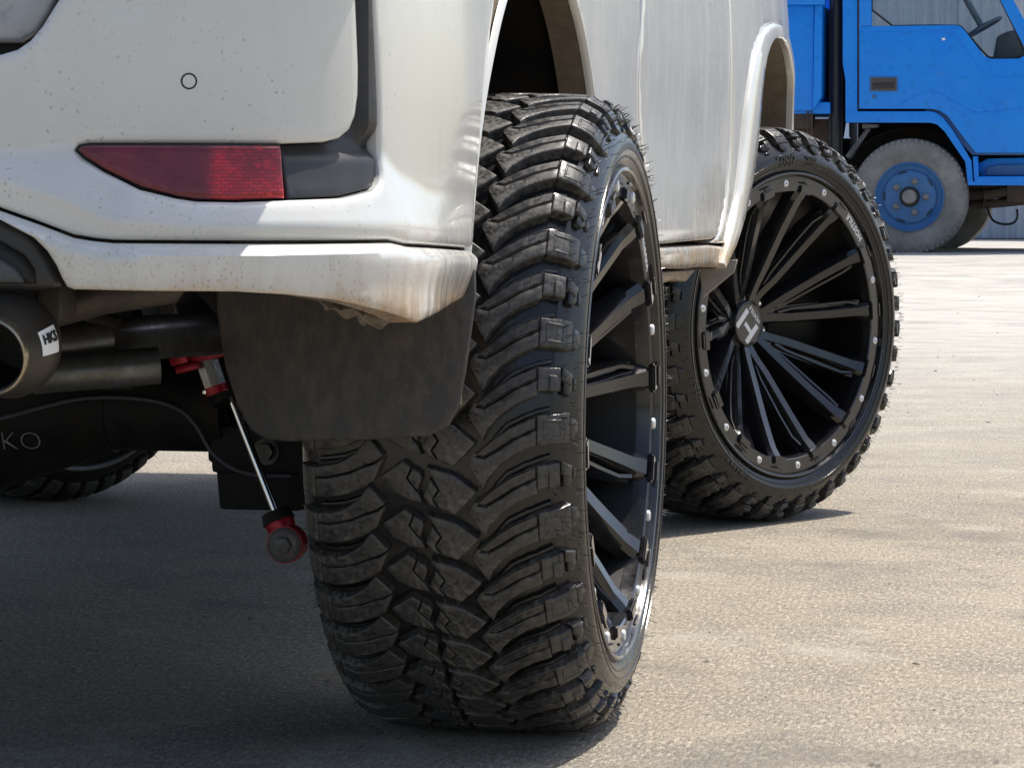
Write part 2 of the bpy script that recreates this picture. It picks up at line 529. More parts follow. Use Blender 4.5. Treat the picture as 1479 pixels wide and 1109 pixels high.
def pebbles():
    b = MB()
    for i in range(230):
        y = random.uniform(-0.6, 1) if i < 90 else random.uniform(-0.5, 14)
        x = random.uniform(-1.2, 2.6)
        s = random.choice([0.0008, 0.001, 0.0013, 0.0018, 0.0026]) * (1 + max(0, y) * 0.10)
        z = float(HZ(np.array(x), np.array(y)))
        e = random.uniform(1, 3.2); q = random.uniform(0, PI)
        bm = bmesh.new(); bmesh.ops.create_icosphere(bm, subdivisions=1, radius=1)
        for v in bm.verts: v.co *= random.uniform(0.75, 1.15)
        b.bm(bm, 0, Matrix.Translation((x, y, z + s * 0.3)) @ Matrix.Rotation(q, 4, 'Z') @ Matrix.Diagonal((s * e, s, s * 0.7, 1)))
    o = b.build('pebbles', mottled('dark_grit', (0.06, 0.05, 0.042), (0.22, 0.18, 0.14), 30, 0.9))
    tag(o, 'scattered dark grit and tiny stones lying on the concrete', None, None, 'stuff')
pebbles()

# ------------------------------------------------------------------ the white car
CAR = empty('white_suv', (0, 0, 0))
tag(CAR, 'lifted white SUV with dirty bumper and huge black off-road wheels', 'car')

PLAN = np.array([(-.3, -1.085), (0, -1.10), (.3, -1.085), (.5, -1.06), (.65, -1.02), (.75, -.975), (.82, -.915), (.862, -.84), (.882, -.74), (.889, -.6), (.890, -.45), (.888, -.34), (.888, -.2), (.888, -.05)])
def catmull(P, n=40):
    out = []
    for i in range(1, len(P) - 2):
        p0, p1, p2, p3 = P[i - 1], P[i], P[i + 1], P[i + 2]
        for k in range(n):
            t = k / n
            out.append(.5 * ((2 * p1) + (-p0 + p2) * t + (2 * p0 - 5 * p1 + 4 * p2 - p3) * t * t + (-p0 + 3 * p1 - 3 * p2 + p3) * t ** 3))
    out.append(P[-2])
    return np.array(out)
BC = catmull(PLAN)
BS = np.r_[0, np.cumsum(np.hypot(*np.diff(BC, axis=0).T))]
_g = np.gradient(BC, axis=0); BN = np.c_[_g[:, 1], -_g[:, 0]]; BN /= np.linalg.norm(BN, axis=1)[:, None]
def bumper_at(s, d):
    """plan curve, mirrored for negative s"""
    a = np.abs(s); sg = np.where(s < 0, -1.0, 1.0)
    x = np.interp(a, BS, BC[:, 0]); y = np.interp(a, BS, BC[:, 1])
    nx = np.interp(a, BS, BN[:, 0]); ny = np.interp(a, BS, BN[:, 1])
    return sg * (x + nx * d), y + ny * d

def shelf_edge(s):  return np.interp(s, [0, .3, .526, .596, .637, .736, .944, 1.167, 1.354, 1.6], [.80, .79, .729, .705, .685, .679, .678, .668, .657, .65])
def shelf_top(s):   return np.interp(s, [0, .5, .56, .60, .65, .95, 1.0, 1.1, 1.6], [.812, .752, .752, .760, .762, .762, .735, .715, .70])
def shelf_amp(s):   return np.interp(s, [0, .45, .56, .62, .66, .78, .85, .92, .98, 1.05, 1.2, 1.32, 1.6], [.006, .008, .020, .036, .050, .048, .040, .028, .019, .013, .008, .004, .003])
def relief(s, z):
    s = np.abs(s)
    zt, zl, a = shelf_top(s), shelf_edge(s), shelf_amp(s)
    q = np.clip((zt - z) / np.maximum(zt - zl, 1e-3), 0, 1.0)
    q = np.where(q < .12, q * q / .24, q - .06)
    q = q - .10 * np.clip((zl - z) / .012, 0, 1)
    return a * q - 0.10 * np.maximum(z - .80, 0) ** 2
def f_bumper(s, z, d):
    x, y = bumper_at(s, relief(s, z) + d)
    return np.c_[x, y, z]
def f_skirt(s, z, d):
    seam = np.interp(np.abs(s), [0, .3, .526, .568, .602, .637, .736, .944, .99, 1.293, 1.5], [.80, .795, .696, .681, .668, .663, .662, .660, .655, .644, .64])
    dz = seam - z
    a = shelf_amp(np.abs(s)) + 0.013 * (1 - .6 * smoothstep(.85, 1.3, np.abs(s))) * smoothstep(0, .012, dz) - 0.004 * smoothstep(.012, .05, dz)
    a = a - 0.008 * smoothstep(.02, .07, dz) * smoothstep(1.0, 1.3, np.abs(s))
    x, y = bumper_at(s, a + d)
    return np.c_[x, y, z]

NOTCH = [(.945, .99), (.947, .915), (.956, .807), (.957, .75), (.953, .732), (.945, .722), (.931, .715), (.878, .707), (.814, .705), (.758, .703), (.720, .704), (.701, .707), (.666, .716), (.631, .734), (.61, .748), (.602, .756), (.606, .761), (.616, .763), (.666, .763), (.818, .763), (.869, .765), (.890, .769), (.905, .778), (.914, .792), (.919, .815), (.920, .842), (.917, .914), (.915, .99)]
SEAM = [(.10, .80), (.30, .80), (.43, .745), (.526, .699), (.568, .684), (.602, .671), (.620, .668), (.640, .666), (.736, .665), (.944, .663), (.99, .658), (1.10, .654), (1.296, .647)]
ARCHR = [(1.305, .649), (1.333, .694), (1.377, .775), (1.424, .859), (1.448, .905), (1.485, .95), (1.53, .99)]
TAILCUT = [(.63, .99), (.60, .925), (.587, .907), (.57, .880), (.558, .866), (.545, .857), (.528, .852), (.50, .850), (.10, .850)]
panel('rear_bumper', SEAM + ARCHR + NOTCH + TAILCUT, 0.0065, f_bumper, M_PAINT, CAR, 0.03, 0.005)
for sg in (1,):
    def f_trim(s, z, d):
        a = relief(s, z)
        v = -0.020 + 0.019 * smoothstep(.926, .936, s)
        h = -0.016 + 0.012 * smoothstep(.762, .745, z)
        k = smoothstep(.760, .785, z)
        x, y = bumper_at(s, a * smoothstep(.80, .70, z) * .6 + v * k + h * (1 - k) + d)
        return np.c_[x, y, z]
    panel('bumper_trim', [(.9435, .99), (.9455, .915), (.9545, .807), (.9555, .75), (.9515, .733), (.944, .7235), (.930, .7165), (.878, .7085), (.8165, .7065), (.8165, .7615), (.869, .7635), (.891, .7675), (.907, .777), (.916, .792), (.921, .815), (.922, .842), (.919, .914), (.917, .99)], 0.006, f_trim, M_PLASTIC, CAR, 0.02, 0.003)
    def f_gap(s, z, d):
        x, y = bumper_at(s, -0.012 + d)
        return np.c_[x, y, z]
    panel('trim_slot_shade', [(.9165, .99), (.9185, .914), (.9215, .842), (.9205, .815), (.915, .788), (.924, .792), (.930, .83), (.931, .86), (.929, .914), (.926, .99)], 0.006, f_gap, M_DARK, CAR, 0.006, 0.001)  # black strip laid in the slot to stand in for its shade
    def f_lens(s, z, d):
        x, y = bumper_at(s, 0.006 + 0.010 * (0.762 - z) / 0.06 + 0.004 * np.sin(PI * np.clip((s - .603) / .21, 0, 1)) + d)
        return np.c_[x, y, z]
    def f_gask(s, z, d):
        x, y = bumper_at(s, 0.000 + 0.008 * (0.762 - z) / 0.06 + d)
        return np.c_[x, y, z]
    LN = [(.8125, .7075), (.758, .7055), (.722, .7065), (.703, .7095), (.668, .7190), (.634, .7360), (.613, .7495), (.606, .7565), (.609, .7595), (.618, .7607), (.666, .7607), (.8125, .7607)]
    panel('reflector_gasket', [(.8145, .7055), (.758, .7035), (.720, .7045), (.701, .7075), (.666, .7165), (.6315, .7345), (.6105, .7485), (.6025, .7562), (.607, .7610), (.617, .7625), (.666, .7627), (.8145, .7627)], 0.008, f_gask, M_DARK, CAR, 0.01, 0.002)
    panel('red_reflector', LN, 0.006, f_lens, M_LENS, CAR, 0.01, 0.003)
SK = [(.10, .797), (.30, .795), (.526, .6955), (.568, .6805), (.602, .6675), (.620, .6645), (.640, .6625), (.736, .6615), (.944, .6595), (.99, .6545), (1.10, .6505), (1.293, .6435), (1.308, .640), (1.311, .632), (1.300, .612), (1.268, .590), (1.2, .586), (1.1, .580), (.998, .573), (.985, .575), (.92, .588), (.85, .603), (.80, .610), (.75, .614), (.66, .6155), (.602, .6165), (.595, .619), (.590, .628), (.585, .640), (.576, .655), (.563, .668), (.526, .688), (.30, .785), (.10, .787)]
panel('bumper_skirt', SK, 0.007, f_skirt, M_PAINT, CAR, 0.03, 0.004)
# torn liner hanging behind the skirt's lower corner
def f_torn(s, z, d):
    x, y = bumper_at(s, -0.010 + 0.004 * np.sin(s * 110) + 0.003 * np.cos(z * 420 + s * 60) + d)
    return np.c_[x, y, z]
TL = [(.78, .620), (.84, .6055), (.868, .600), (.875, .590), (.885, .5925), (.90, .588), (.915, .5795), (.925, .584), (.945, .5715), (.96, .575), (.975, .5665), (.99, .571), (1.0, .60), (.9, .62)]
panel('torn_splash_liner', TL, 0.006, f_torn, mottled('torn_brown_liner', (0.09, 0.07, 0.055), (0.17, 0.14, 0.11), 50, 0.8, 0, 0.4), CAR, 0.004, 0.001)
# round parking sensor in the bumper face
def sensor():
    P = f_bumper(np.array([.712 + .017]), np.array([.826]), np.array([0.0]))[0]
    s0 = .7175
    b = MB(); g = MB()
    x, y = bumper_at(np.array([s0]), np.array([0.0])); nx = np.interp(s0, BS, BN[:, 0]); ny = np.interp(s0, BS, BN[:, 1])
    rl = float(relief(np.array([s0]), np.array([.826]))[0])
    o = Vector((x[0] + nx * rl, y[0] + ny * rl, .826)); n = Vector((nx, ny, 0))
    M = Matrix.Translation(o) @ n.to_track_quat('X', 'Z').to_matrix().to_4x4()
    b.lathe([(0.0008, 0.0), (0.0008, 0.0062), (0.0003, 0.0068), (-.004, .0069)], 32, 0, M)
    g.lathe([(0.0004, .0068), (0.0009, .0072), (0.0009, .0080), (0.0002, .0084), (-.003, .0085)], 32, 0, M)
    so = g.build('parking_sensor', M_DARK, CAR)
    b.build('sensor_cap', M_PAINT, so)
sensor()
# tailgate lower edge with the dark gap above the bumper
def f_tail(s, z, d):
    x, y = bumper_at(s, -0.045 + d)
    return np.c_[x, y, z]
panel('tailgate', [(.0, .866), (.545, .866), (.562, .876), (.578, .90), (.592, .93), (.62, 1.02), (.62, 1.12), (0, 1.12)], 0.02, f_tail, mottled('tailgate_shaded_grey', (0.42, 0.42, 0.42), (0.36, 0.36, 0.36), 8, 0.35, 0.2, 0.05, 0.6), CAR, 0.02, 0.006)  # white tailgate greyed: the recess's shade is put into its colour
bb = MB(); bb.box((-.60, -.985, .83), (.60, -.965, 1.0)); bb.build('tailgate_gap_shade', M_DARK, CAR)  # solid black box standing in for the shade of the gap
# dark centre valance with its grey insert
def f_val(s, z, d):
    x, y = bumper_at(s, -0.004 + d)
    return np.c_[x, y, z]
panel('centre_valance', [(.10, .784), (.30, .782), (.526, .684), (.548, .675), (.562, .664), (.573, .648), (.581, .632), (.588, .618), (.560, .614), (.10, .614)], 0.012, f_val, M_PLASTIC, CAR, 0.04, 0.006)
def f_val2(s, z, d):
    x, y = bumper_at(s, 0.008 + d)
    return np.c_[x, y, z]
panel('valance_frame', [(.10, .74), (.43, .70), (.526, .664), (.550, .650), (.560, .636), (.5615, .621), (.10, .619)], 0.012, f_val2, M_DARK, CAR, 0.02, 0.008)
def f_val3(s, z, d):
    x, y = bumper_at(s, 0.013 + d)
    return np.c_[x, y, z]
panel('tow_cover', [(.10, .70), (.42, .685), (.528, .646), (.542, .637), (.550, .626), (.5505, .622), (.10, .622)], 0.012, f_val3, mottled('grey_tow_cover', (0.065, 0.068, 0.07), (0.085, 0.085, 0.085), 10, 0.5), CAR, 0.01, 0.004)

# ---- the side of the body
SX = [(-1.2, .86), (-.35, .888), (.3, .890), (.9, .892), (1.9, .900), (2.3, .910), (2.745, .905), (3.15, .885), (3.4, .85), (3.6, .77), (3.75, .62)]
def Xs(y): return np.interp(y, [a for a, _ in SX], [b for _, b in SX])
def f_side(y, z, d):
    x = Xs(y) - 0.10 * np.maximum(z - .92, 0) ** 2 * 2 - 0.25 * np.maximum(.70 - z, 0) ** 2
    dip = 0.006 * np.exp(-((z - .80) / .10) ** 2) * smoothstep(.5, .8, y) * smoothstep(2.0, 1.8, y)
    return np.c_[x - dip + d, y, z]
def arc(cy, cz, r, a0, a1, n=24):
    return [(cy + r * math.cos(math.radians(a0 + (a1 - a0) * i / n)), cz + r * math.sin(math.radians(a0 + (a1 - a0) * i / n))) for i in range(n + 1)]
RA = [p for p in arc(0, .56, .475, 92, 8)]
TOPZ = 1.16
SEAM1 = [(.98, .622), (.95, .68), (.90, .75), (.855, .814), (.832, .87), (.828, .92), (.86, 1.009), (.86, TOPZ)]
panel('rear_quarter_panel', [(.45, .622)] + [(a - .004, b) for a, b in SEAM1[0:1]] + [(a - .005, b) for a, b in SEAM1[1:]] + [(-.02, TOPZ)] + [p for p in RA if p[1] > .625], 0.02, f_side, M_PAINT, CAR, 0.03, 0.005)
SEAM2 = [(1.902, TOPZ), (1.902, 1.067), (1.909, .806), (1.895, .74), (1.868, .695), (1.835, .662), (1.79, .637), (1.73, .622), (1.674, .618)]
door = panel('front_door', SEAM1[::-1][0:0] + SEAM1 + SEAM2, 0.02, f_side, M_PAINT, CAR, 0.03, 0.005)
panel('rear_side_upper', [(-.50, .985), (-.02, 1.037)] + [(-.02, TOPZ), (-.95, TOPZ), (-.95, .99)], 0.03, f_side, M_PAINT, CAR, 0.03, 0.004)
FOUT = [(1.79, .572), (1.865, .607), (1.935, .652), (1.99, .70), (2.06, .785), (2.12, .876), (2.185, .946), (2.25, .99), (2.34, 1.021), (2.46, 1.044), (2.586, 1.056), (2.745, 1.06)]
FLIP = [(1.82, .56), (1.95, .598), (2.051, .646), (2.135, .70), (2.191, .74), (2.235, .79), (2.262, .838), (2.285, .89), (2.318, .937), (2.375, .972), (2.449, .998), (2.53, 1.016), (2.617, 1.027), (2.745, 1.03)]
mir = lambda L: [(5.49 - a, b) for a, b in L[:-1]][::-1]
FO = FOUT + mir(FOUT); FL = FLIP + mir(FLIP)
FL = [p for p in FL if p[0] < 3.45]; FO = [p for p in FO if p[0] < 3.5]
S2 = [(a + .006, b - .004) for a, b in SEAM2]
panel('front_fender', S2 + [(1.674, .611)] + FO[1:] + [(3.62, .70), (3.62, 1.0), (3.45, TOPZ)], 0.02, f_side, M_PAINT, CAR, 0.03, 0.004)
def flare():
    """half-round lip round the front arch"""
    A = densify(FO, .02, False); B = densify(FL, .02, False)
    n = 90
    def rs(P):
        L = np.r_[0, np.cumsum(np.hypot(*np.diff(P, axis=0).T))]; q = np.linspace(0, L[-1], n)
        return np.c_[np.interp(q, L, P[:, 0]), np.interp(q, L, P[:, 1])]
    A, B = rs(A), rs(B)
    rows = []
    for k, (t, d) in enumerate([(0, -.006), (.03, .004), (.09, .0075), (.3, .0095), (.65, .0105), (.90, .0100), (.99, .006), (1.0, .002), (1.0, -.010)]):
        P = A * (1 - t) + B * t
        rows.append(f_side(P[:, 0], P[:, 1], np.full(n, d)))
    V = np.concatenate(rows); F = []
    for k in range(len(rows) - 1):
        for i in range(n - 1):
            F.append([k * n + i, k * n + i + 1, (k + 1) * n + i + 1, (k + 1) * n + i])
    F.append([k * n for k in range(len(rows))])
    b = MB(); b.add(V, F)
    b.build('wheel_arch_flare', M_PAINT, CAR, 28)
    # liner band inside the lip
    b = MB(); rows = []
    for t, d in ((1.0, -.008), (1.0, -.11)):
        P = A * (1 - t) + B * t
        rows.append(f_side(P[:, 0], P[:, 1], np.full(n, d)))
    b.add(np.concatenate(rows), [[i, i + 1, n + i + 1, n + i] for i in range(n - 1)])
    o = b.build('arch_liner', M_LINER, CAR, 50)
    b = MB()
    for yy, zz in ((3.235, .80),):
        b.box((.835, 3.16, .795), (.868, 3.225, .812), 0, .004)
    b.build('liner_slot', M_DARK, o)
flare()
panel('side_sill', [(.48, .616), (1.05, .616), (1.674, .608), (1.855, .602), (1.80, .576), (1.785, .563), (1.676, .570), (1.408, .571), (1.049, .581), (.48, .583)], 0.012, f_side, M_PAINT, CAR, 0.05, 0.008)
b = MB(); b.prism([(1.0, .575), (1.55, .566), (1.42, .548), (1.25, .556), (1.1, .552)], .80, .885, 'X', 0, .006)
b.build('rusty_sill_edge', mottled('muddy_sill', (0.28, 0.20, 0.12), (0.12, 0.09, 0.06), 20, 0.9), CAR)

# rear arch: rolled lip, tan liner band and dark well
def rear_arch():
    n = 70
    a = np.radians(np.linspace(192, -8, n))
    def ring(r, d):
        y = r * np.cos(a); z = .56 + r * np.sin(a)
        return f_side(y, z, np.full(n, d))
    rows = [ring(.479, -.002), ring(.476, .004), ring(.470, .005), ring(.466, .0), ring(.466, -.006)]
    b = MB(); F = []
    for k in range(len(rows) - 1):
        F += [[k * n + i, k * n + i + 1, (k + 1) * n + i + 1, (k + 1) * n + i] for i in range(n - 1)]
    b.add(np.concatenate(rows), F); b.build('rear_arch_lip', M_PAINT, CAR, 60)
    def well(name, m, rows):
        b = MB(); F = []
        for k in range(len(rows) - 1):
            F += [[k * n + i, k * n + i + 1, (k + 1) * n + i + 1, (k + 1) * n + i] for i in range(n - 1)]
        b.add(np.concatenate(rows), F); return b.build(name, m, CAR, 60)
    well('wheel_well_flange', M_LINER, [ring(.467, -.003), ring(.467, -.046)])
    well('wheel_well', M_UNDER, [ring(.470, -.046), ring(.482, -.05), ring(.488, -.20)])
    a = np.radians(np.linspace(112, -8, n))
    well('inner_wheelhouse', M_UNDER, [ring(.487, -.20), ring(.488, -.40), ring(.10, -.42)])
rear_arch()
# dark hull filler added against light leaks, with floor and frame rails
b = MB()
b.box((-.86, -.90, .70), (.55, 3.45, 1.1)); b.box((-.86, .56, .66), (.86, 2.15, 1.1)); b.box((-.55, -.95, .64), (.55, 3.3, .72))
b.box((-.80, 3.30, .62), (.80, 3.55, 1.1))
for s in (-1, 1):
    b.box((s * .47 - .045, -.93, .575), (s * .47 + .045, 3.3, .70), 0, .01)
b.build('floor_and_leak_filler', M_UNDER, CAR)

def upper():
    """cabin above the frame of the photograph: roof, pillars and windows"""
    st = [(-1.02, .80, 1.16, .66, 1.80), (-.7, .86, 1.16, .70, 1.92), (.6, .875, 1.16, .71, 1.96), (1.5, .88, 1.16, .70, 1.93), (2.25, .88, 1.16, .76, 1.30), (3.1, .85, 1.16, .70, 1.26), (3.55, .74, 1.05, .55, 1.12)]
    V = []; F = []
    for y, wb, zb, wt, zt in st:
        V += [(-wb, y, zb - .02), (-wt - .0, y, zt - .06), (-wt + .12, y, zt), (wt - .12, y, zt), (wt, y, zt - .06), (wb, y, zb - .02)]
    for i in range(len(st) - 1):
        for k in range(5):
            F.append([i * 6 + k, i * 6 + k + 1, (i + 1) * 6 + k + 1, (i + 1) * 6 + k])
    F.append([5, 4, 3, 2, 1, 0]); F.append([36 + k for k in range(6)])
    b = MB(); b.add(V, F); b.build('cabin_and_bonnet', M_PAINT, CAR, 30)
    def quad(name, pts):
        b = MB(); n = (Vector(pts[1]) - Vector(pts[0])).cross(Vector(pts[2]) - Vector(pts[0])).normalized()
        b.add(pts, [[0, 1, 2, 3]]); b.add([tuple(Vector(p) + n * .006) for p in pts], [[3, 2, 1, 0]])
        b.add(pts + [tuple(Vector(p) + n * .006) for p in pts], [[i, (i + 1) % 4, 4 + (i + 1) % 4, 4 + i] for i in range(4)])
        return b.build(name, M_GLASS, CAR)
    for s in (1, -1):
        def sd(y, t):
            wb = np.interp(y, [q[0] for q in st], [q[1] for q in st]); wt = np.interp(y, [q[0] for q in st], [q[3] for q in st])
            zb = 1.14; zt = np.interp(y, [q[0] for q in st], [q[4] for q in st]) - .06
            return (s * (wb + (wt - wb) * t + .006), y, zb + (zt - zb) * t)
        for y0, y1 in ((-.80, -.10), (-.04, .80), (.88, 1.55)):
            quad('side_window', [sd(y0, .12), sd(y1, .12), sd(y1, .88), sd(y0, .88)])
    quad('rear_window', [(-.62, -1.028, 1.26), (.62, -1.028, 1.26), (.56, -1.03, 1.70), (-.56, -1.03, 1.70)])
upper()
b = MB(); b.box((-.74, 3.40, .62), (.74, 3.66, 1.08), 0, .05); b.build('front_bumper', M_PAINT, CAR)
# left flank, simple skin
b = MB()
b.prism([(-.95, .66), (-.49, .65), (-.43, .78), (-.30, .93), (-.12, 1.02), (.12, 1.02), (.30, .93), (.43, .78), (.49, .60), (1.85, .585), (2.19, .74), (2.32, .94), (2.6, 1.03), (2.9, 1.03), (3.17, .94), (3.28, .74), (3.6, .68), (3.6, 1.16), (-.95, 1.16)], -.895, -.865, 'X')
b.build('left_flank', M_PAINT, CAR)

# mud flap behind the rear wheel
def flap():
    def f(x, z, d):
        y = -.505 - 0.05 * np.maximum(.62 - z, 0) - 0.012 * np.sin((x - .62) * 9) + 0.05 * np.maximum(.665 - x, 0) * smoothstep(.62, .45, z) * 6
        return np.c_[x, y - d, z]
    P = [(.586, .62), (.588, .56), (.595, .505), (.611, .458), (.630, .431), (.650, .4210), (.680, .420), (.79, .4245), (.850, .4295), (.872, .441), (.884, .4615), (.8915, .505), (.9025, .59), (.9015, .62), (.893, .638), (.875, .66), (.62, .68)]
    panel('mud_flap', P, 0.012, f, M_FLAP, CAR, 0.006, 0.003)
flap()

# ------------------------------------------------------------------ wheels
RT = 0.42
NP = 44
PITCH = 2 * PI / NP
PROF = np.array([(0, .4200), (.05, .4197), (.09, .4188), (.120, .4172), (.1262, .4162), (.1275, .4156), (.1500, .4025), (.1520, .4000), (.1615, .3860), (.1690, .3700), (.1725, .3560), (.1720, .3430), (.1680, .3340), (.1640, .3255)])
TC = -.170      # tread centre behind the rim's lip plane
PA = np.r_[0, np.cumsum(np.hypot(*np.diff(PROF, axis=0).T))]
def prof(s, h):
    a = np.abs(s); sg = np.where(s < 0, -1.0, 1.0)
    x = np.interp(a, PA, PROF[:, 0]); r = np.interp(a, PA, PROF[:, 1])
    e = .004
    dx = np.interp(a + e, PA, PROF[:, 0]) - np.interp(np.maximum(a - e, 0), PA, PROF[:, 0])
    dr = np.interp(a + e, PA, PROF[:, 1]) - np.interp(np.maximum(a - e, 0), PA, PROF[:, 1])
    L = np.hypot(dx, dr) + 1e-9
    nx, nr = -dr / L, dx / L
    return sg * (x - nx * h) * np.where(s < 0, 1.0 + .03 * smoothstep(.09, .16, a), 1.0), r - nr * h
def tread_xyz(s, v, h):
    x, r = prof(np.asarray(s), np.asarray(h))
    th = PI - np.asarray(v) / RT
    return np.c_[TC + x, r * np.cos(th), r * np.sin(th)]
def ZC(p):   # drawing units of one pitch -> metres on the tread
    return (((p[0] - 60) / 1020 - .5) * .32, -(p[1] - 640) / 200 * (PITCH * RT))

def block_mesh(name, polys):
    """polys: list of (outline in (s, v) metres, top height below crown, base depth)"""
    V = []; F = []
    for P, h, dep in polys:
        P = densify(P, .011)
        if area2(P) < 0: P = P[::-1]
        n = len(P)
        rings = [(inset(P, -.0012), dep), (inset(P, -.0002), h + .0016), (inset(P, .0008), h + .0003)]
        b = len(V)
        for R, hh in rings:
            V += [tuple(q) for q in tread_xyz(R[:, 0], R[:, 1], np.full(n, hh))]
        for k in range(2):
            for i in range(n):
                j = (i + 1) % n
                F.append([b + k * n + i, b + k * n + j, b + (k + 1) * n + j, b + (k + 1) * n + i])
        T = inset(P, .0016)
        lo, hi = T.min(0), T.max(0)
        gx, gy = np.meshgrid(np.arange(lo[0] + .005, hi[0], .010), np.arange(lo[1] + .005, hi[1], .012))
        gx, gy = gx.ravel(), gy.ravel()
        ok = pip(T, gx, gy); gx, gy = gx[ok], gy[ok]
        if len(gx):
            ok = segdist(T, gx, gy) > .004; gx, gy = gx[ok], gy[ok]
        A = np.concatenate([T, np.c_[gx, gy]])
        res = delaunay_2d_cdt([Vector(q) for q in A], [], [list(range(n))], 1, 1e-7, True)
        V2 = np.array([v[:] for v in res[0]])
        c = len(V)
        V += [tuple(q) for q in tread_xyz(V2[:, 0], V2[:, 1], np.full(len(V2), h))]
        ce = np.array([V2[list(f)].mean(0) for f in res[2]])
        for f, q in zip(res[2], pip(T, ce[:, 0], ce[:, 1])):
            if q: F.append([c + i for i in f])
        if len(V2) == len(A):
            for i in range(n):
                j = (i + 1) % n
                F.append([b + 2 * n + i, b + 2 * n + j, c + j, c + i])
    me = bpy.data.meshes.new(name)
    me.from_pydata(V, [], F)
    bm = bmesh.new(); bm.from_mesh(me)
    bmesh.ops.remove_doubles(bm, verts=list(bm.verts), dist=1e-6)
    bmesh.ops.recalc_face_normals(bm, faces=list(bm.faces)); bm.to_mesh(me); bm.free()
    smooth(me, 32)
    me.materials.append(M_TREAD)
    return me

zc = lambda L: [ZC(p) for p in L]
def off(L, dx, dy): return [(a + dx, b + dy) for a, b in L]
D0 = .0150
# outer shoulder lug, split by its sipe, running over the shoulder on to the sidewall
R_up = [(715, 652), (748, 612), (800, 562), (872, 511), (975, 464), (975, 512), (885, 556), (806, 610), (770, 630), (735, 622)]
R_lo = [(712, 660), (733, 629), (771, 638), (809, 617), (889, 563), (975, 519), (975, 578), (900, 613), (832, 662), (792, 708), (766, 762), (742, 722)]
def shoulder(top, bot, s_end, t_off, b_off):
    a = ZC((975, top)); c = ZC((975, bot))
    return [(a[0] + .001, a[1]), (s_end, a[1] + t_off), (s_end, c[1] + b_off), (c[0] + .001, c[1])]
SE = ZC((975, 0))[0]
def frame(s0, s1, v0, v1, t=.0035, h=-.0022):
    """raised square outline standing on the shoulder face"""
    return [([(s0, v0), (s1, v0), (s1, v0 + t), (s0, v0 + t)], h, .002), ([(s0, v1 - t), (s1, v1 - t), (s1, v1), (s0, v1)], h, .002),
            ([(s0, v0 + t), (s0 + t, v0 + t), (s0 + t, v1 - t), (s0, v1 - t)], h, .002), ([(s1 - t, v0 + t), (s1, v0 + t), (s1, v1 - t), (s1 - t, v1 - t)], h, .002)]
vt, vb = ZC((975, 462))[1], ZC((975, 580))[1]
ME_RA = block_mesh('shoulder_block_pocket', [(zc(R_up), 0, D0), (zc(R_lo), 0, D0), (shoulder(462, 580, .174, .004, .001), -.0012, D0)] + frame(.135, .160, vb + .006, vt - .004))
ME_RB = block_mesh('shoulder_block_plain', [(zc(R_up), 0, D0), (zc(R_lo), 0, D0), (shoulder(466, 560, .158, .002, .001), -.0004, D0), ([(.142, vt - .010), (.152, vt - .010), (.152, vb + .006), (.142, vb + .006)], -.003, .002), ([(.161, vt + .002), (.180, vt - .006), (.176, vt - .020), (.161, vt - .014)], -.001, .012)])
L_up = [(318, 557), (347, 590), (376, 632), (345, 655), (298, 672), (240, 700), (150, 724), (100, 730), (100, 690), (200, 668), (270, 622)]
L_lo = [(378, 642), (342, 730), (302, 762), (232, 792), (150, 812), (100, 818), (100, 738), (152, 732), (244, 708), (300, 681), (347, 664)]
SL = ZC((100, 0))[0]
lt, lb = ZC((100, 690))[1], ZC((100, 818))[1]
ME_L = block_mesh('inner_shoulder_block', [(zc(L_up), 0, D0), (zc(L_lo), 0, D0), ([(SL - .001, lt), (-.182, lt + .001), (-.182, lb + .001), (SL - .001, lb)], -.0008, D0)])
A_1 = [(368, 716), (455, 650), (486, 676), (466, 722), (506, 778), (515, 792), (530, 822), (470, 806), (408, 775)]
A_2 = [(492, 680), (520, 700), (527, 718), (511, 770), (474, 722)]
B_1 = [(548, 674), (596, 690), (655, 707), (737, 775), (698, 820), (652, 866), (600, 848), (572, 806), (598, 768), (566, 712)]
B_2 = [(559, 722), (589, 768), (564, 806), (585, 842), (560, 832), (532, 795), (556, 738)]
ME_A = block_mesh('centre_block', [(zc(A_1), 0, D0), (zc(A_2), 0, D0)])
ME_B = block_mesh('centre_block_wide', [(zc(B_1), 0, D0), (zc(B_2), 0, D0)])

def carcass_mesh():
    s = np.concatenate([np.linspace(-PA[-1], -.15, 14), np.linspace(-.14, .14, 15), np.linspace(.15, PA[-1], 14)])
    h = np.interp(np.abs(s), [0, .135, .15, .165, .19, .21, .5], [.0135, .0135, .0125, .0095, .0055, .0, .0])
    x, r = prof(s, h)
    pr = list(zip(TC + x, r))
    pr = [(TC - .145, .318)] + pr + [(-.010, .322), (-.024, .306)]
    b = MB(); b.lathe(pr, 132)
    # moulded rings on the lower sidewall
    for r0, x0 in ((.337, None), (.347, None)):
        xx = np.interp(r0, PROF[::-1, 1], PROF[::-1, 0]) + TC
        b.lathe([(xx - .001, r0 - .0016), (xx + .0014, r0 - .0008), (xx + .0014, r0 + .0008), (xx - .001, r0 + .0016)], 132)
    # ridges on the groove floors
    R1 = zc([(806, 748), (852, 694), (930, 652), (1040, 622), (1040, 642), (936, 672), (864, 712), (818, 764)])
    L1 = zc([(104, 848), (220, 830), (302, 796), (312, 812), (226, 850), (104, 868)])
    m2 = block_mesh('groove_ridge', [(R1, .0075, .015), (L1, .0075, .015)])
    vs = [v.co.copy() for v in m2.vertices]; fs = [list(p.vertices) for p in m2.polygons]
    for k in range(NP):
        Mx = Matrix.Rotation(k * PITCH, 3, 'X')
        b.add([Mx @ v for v in vs], fs)
    me = b.mesh('tyre', True); smooth(me, 32); me.materials.append(M_TYRE)
    return me
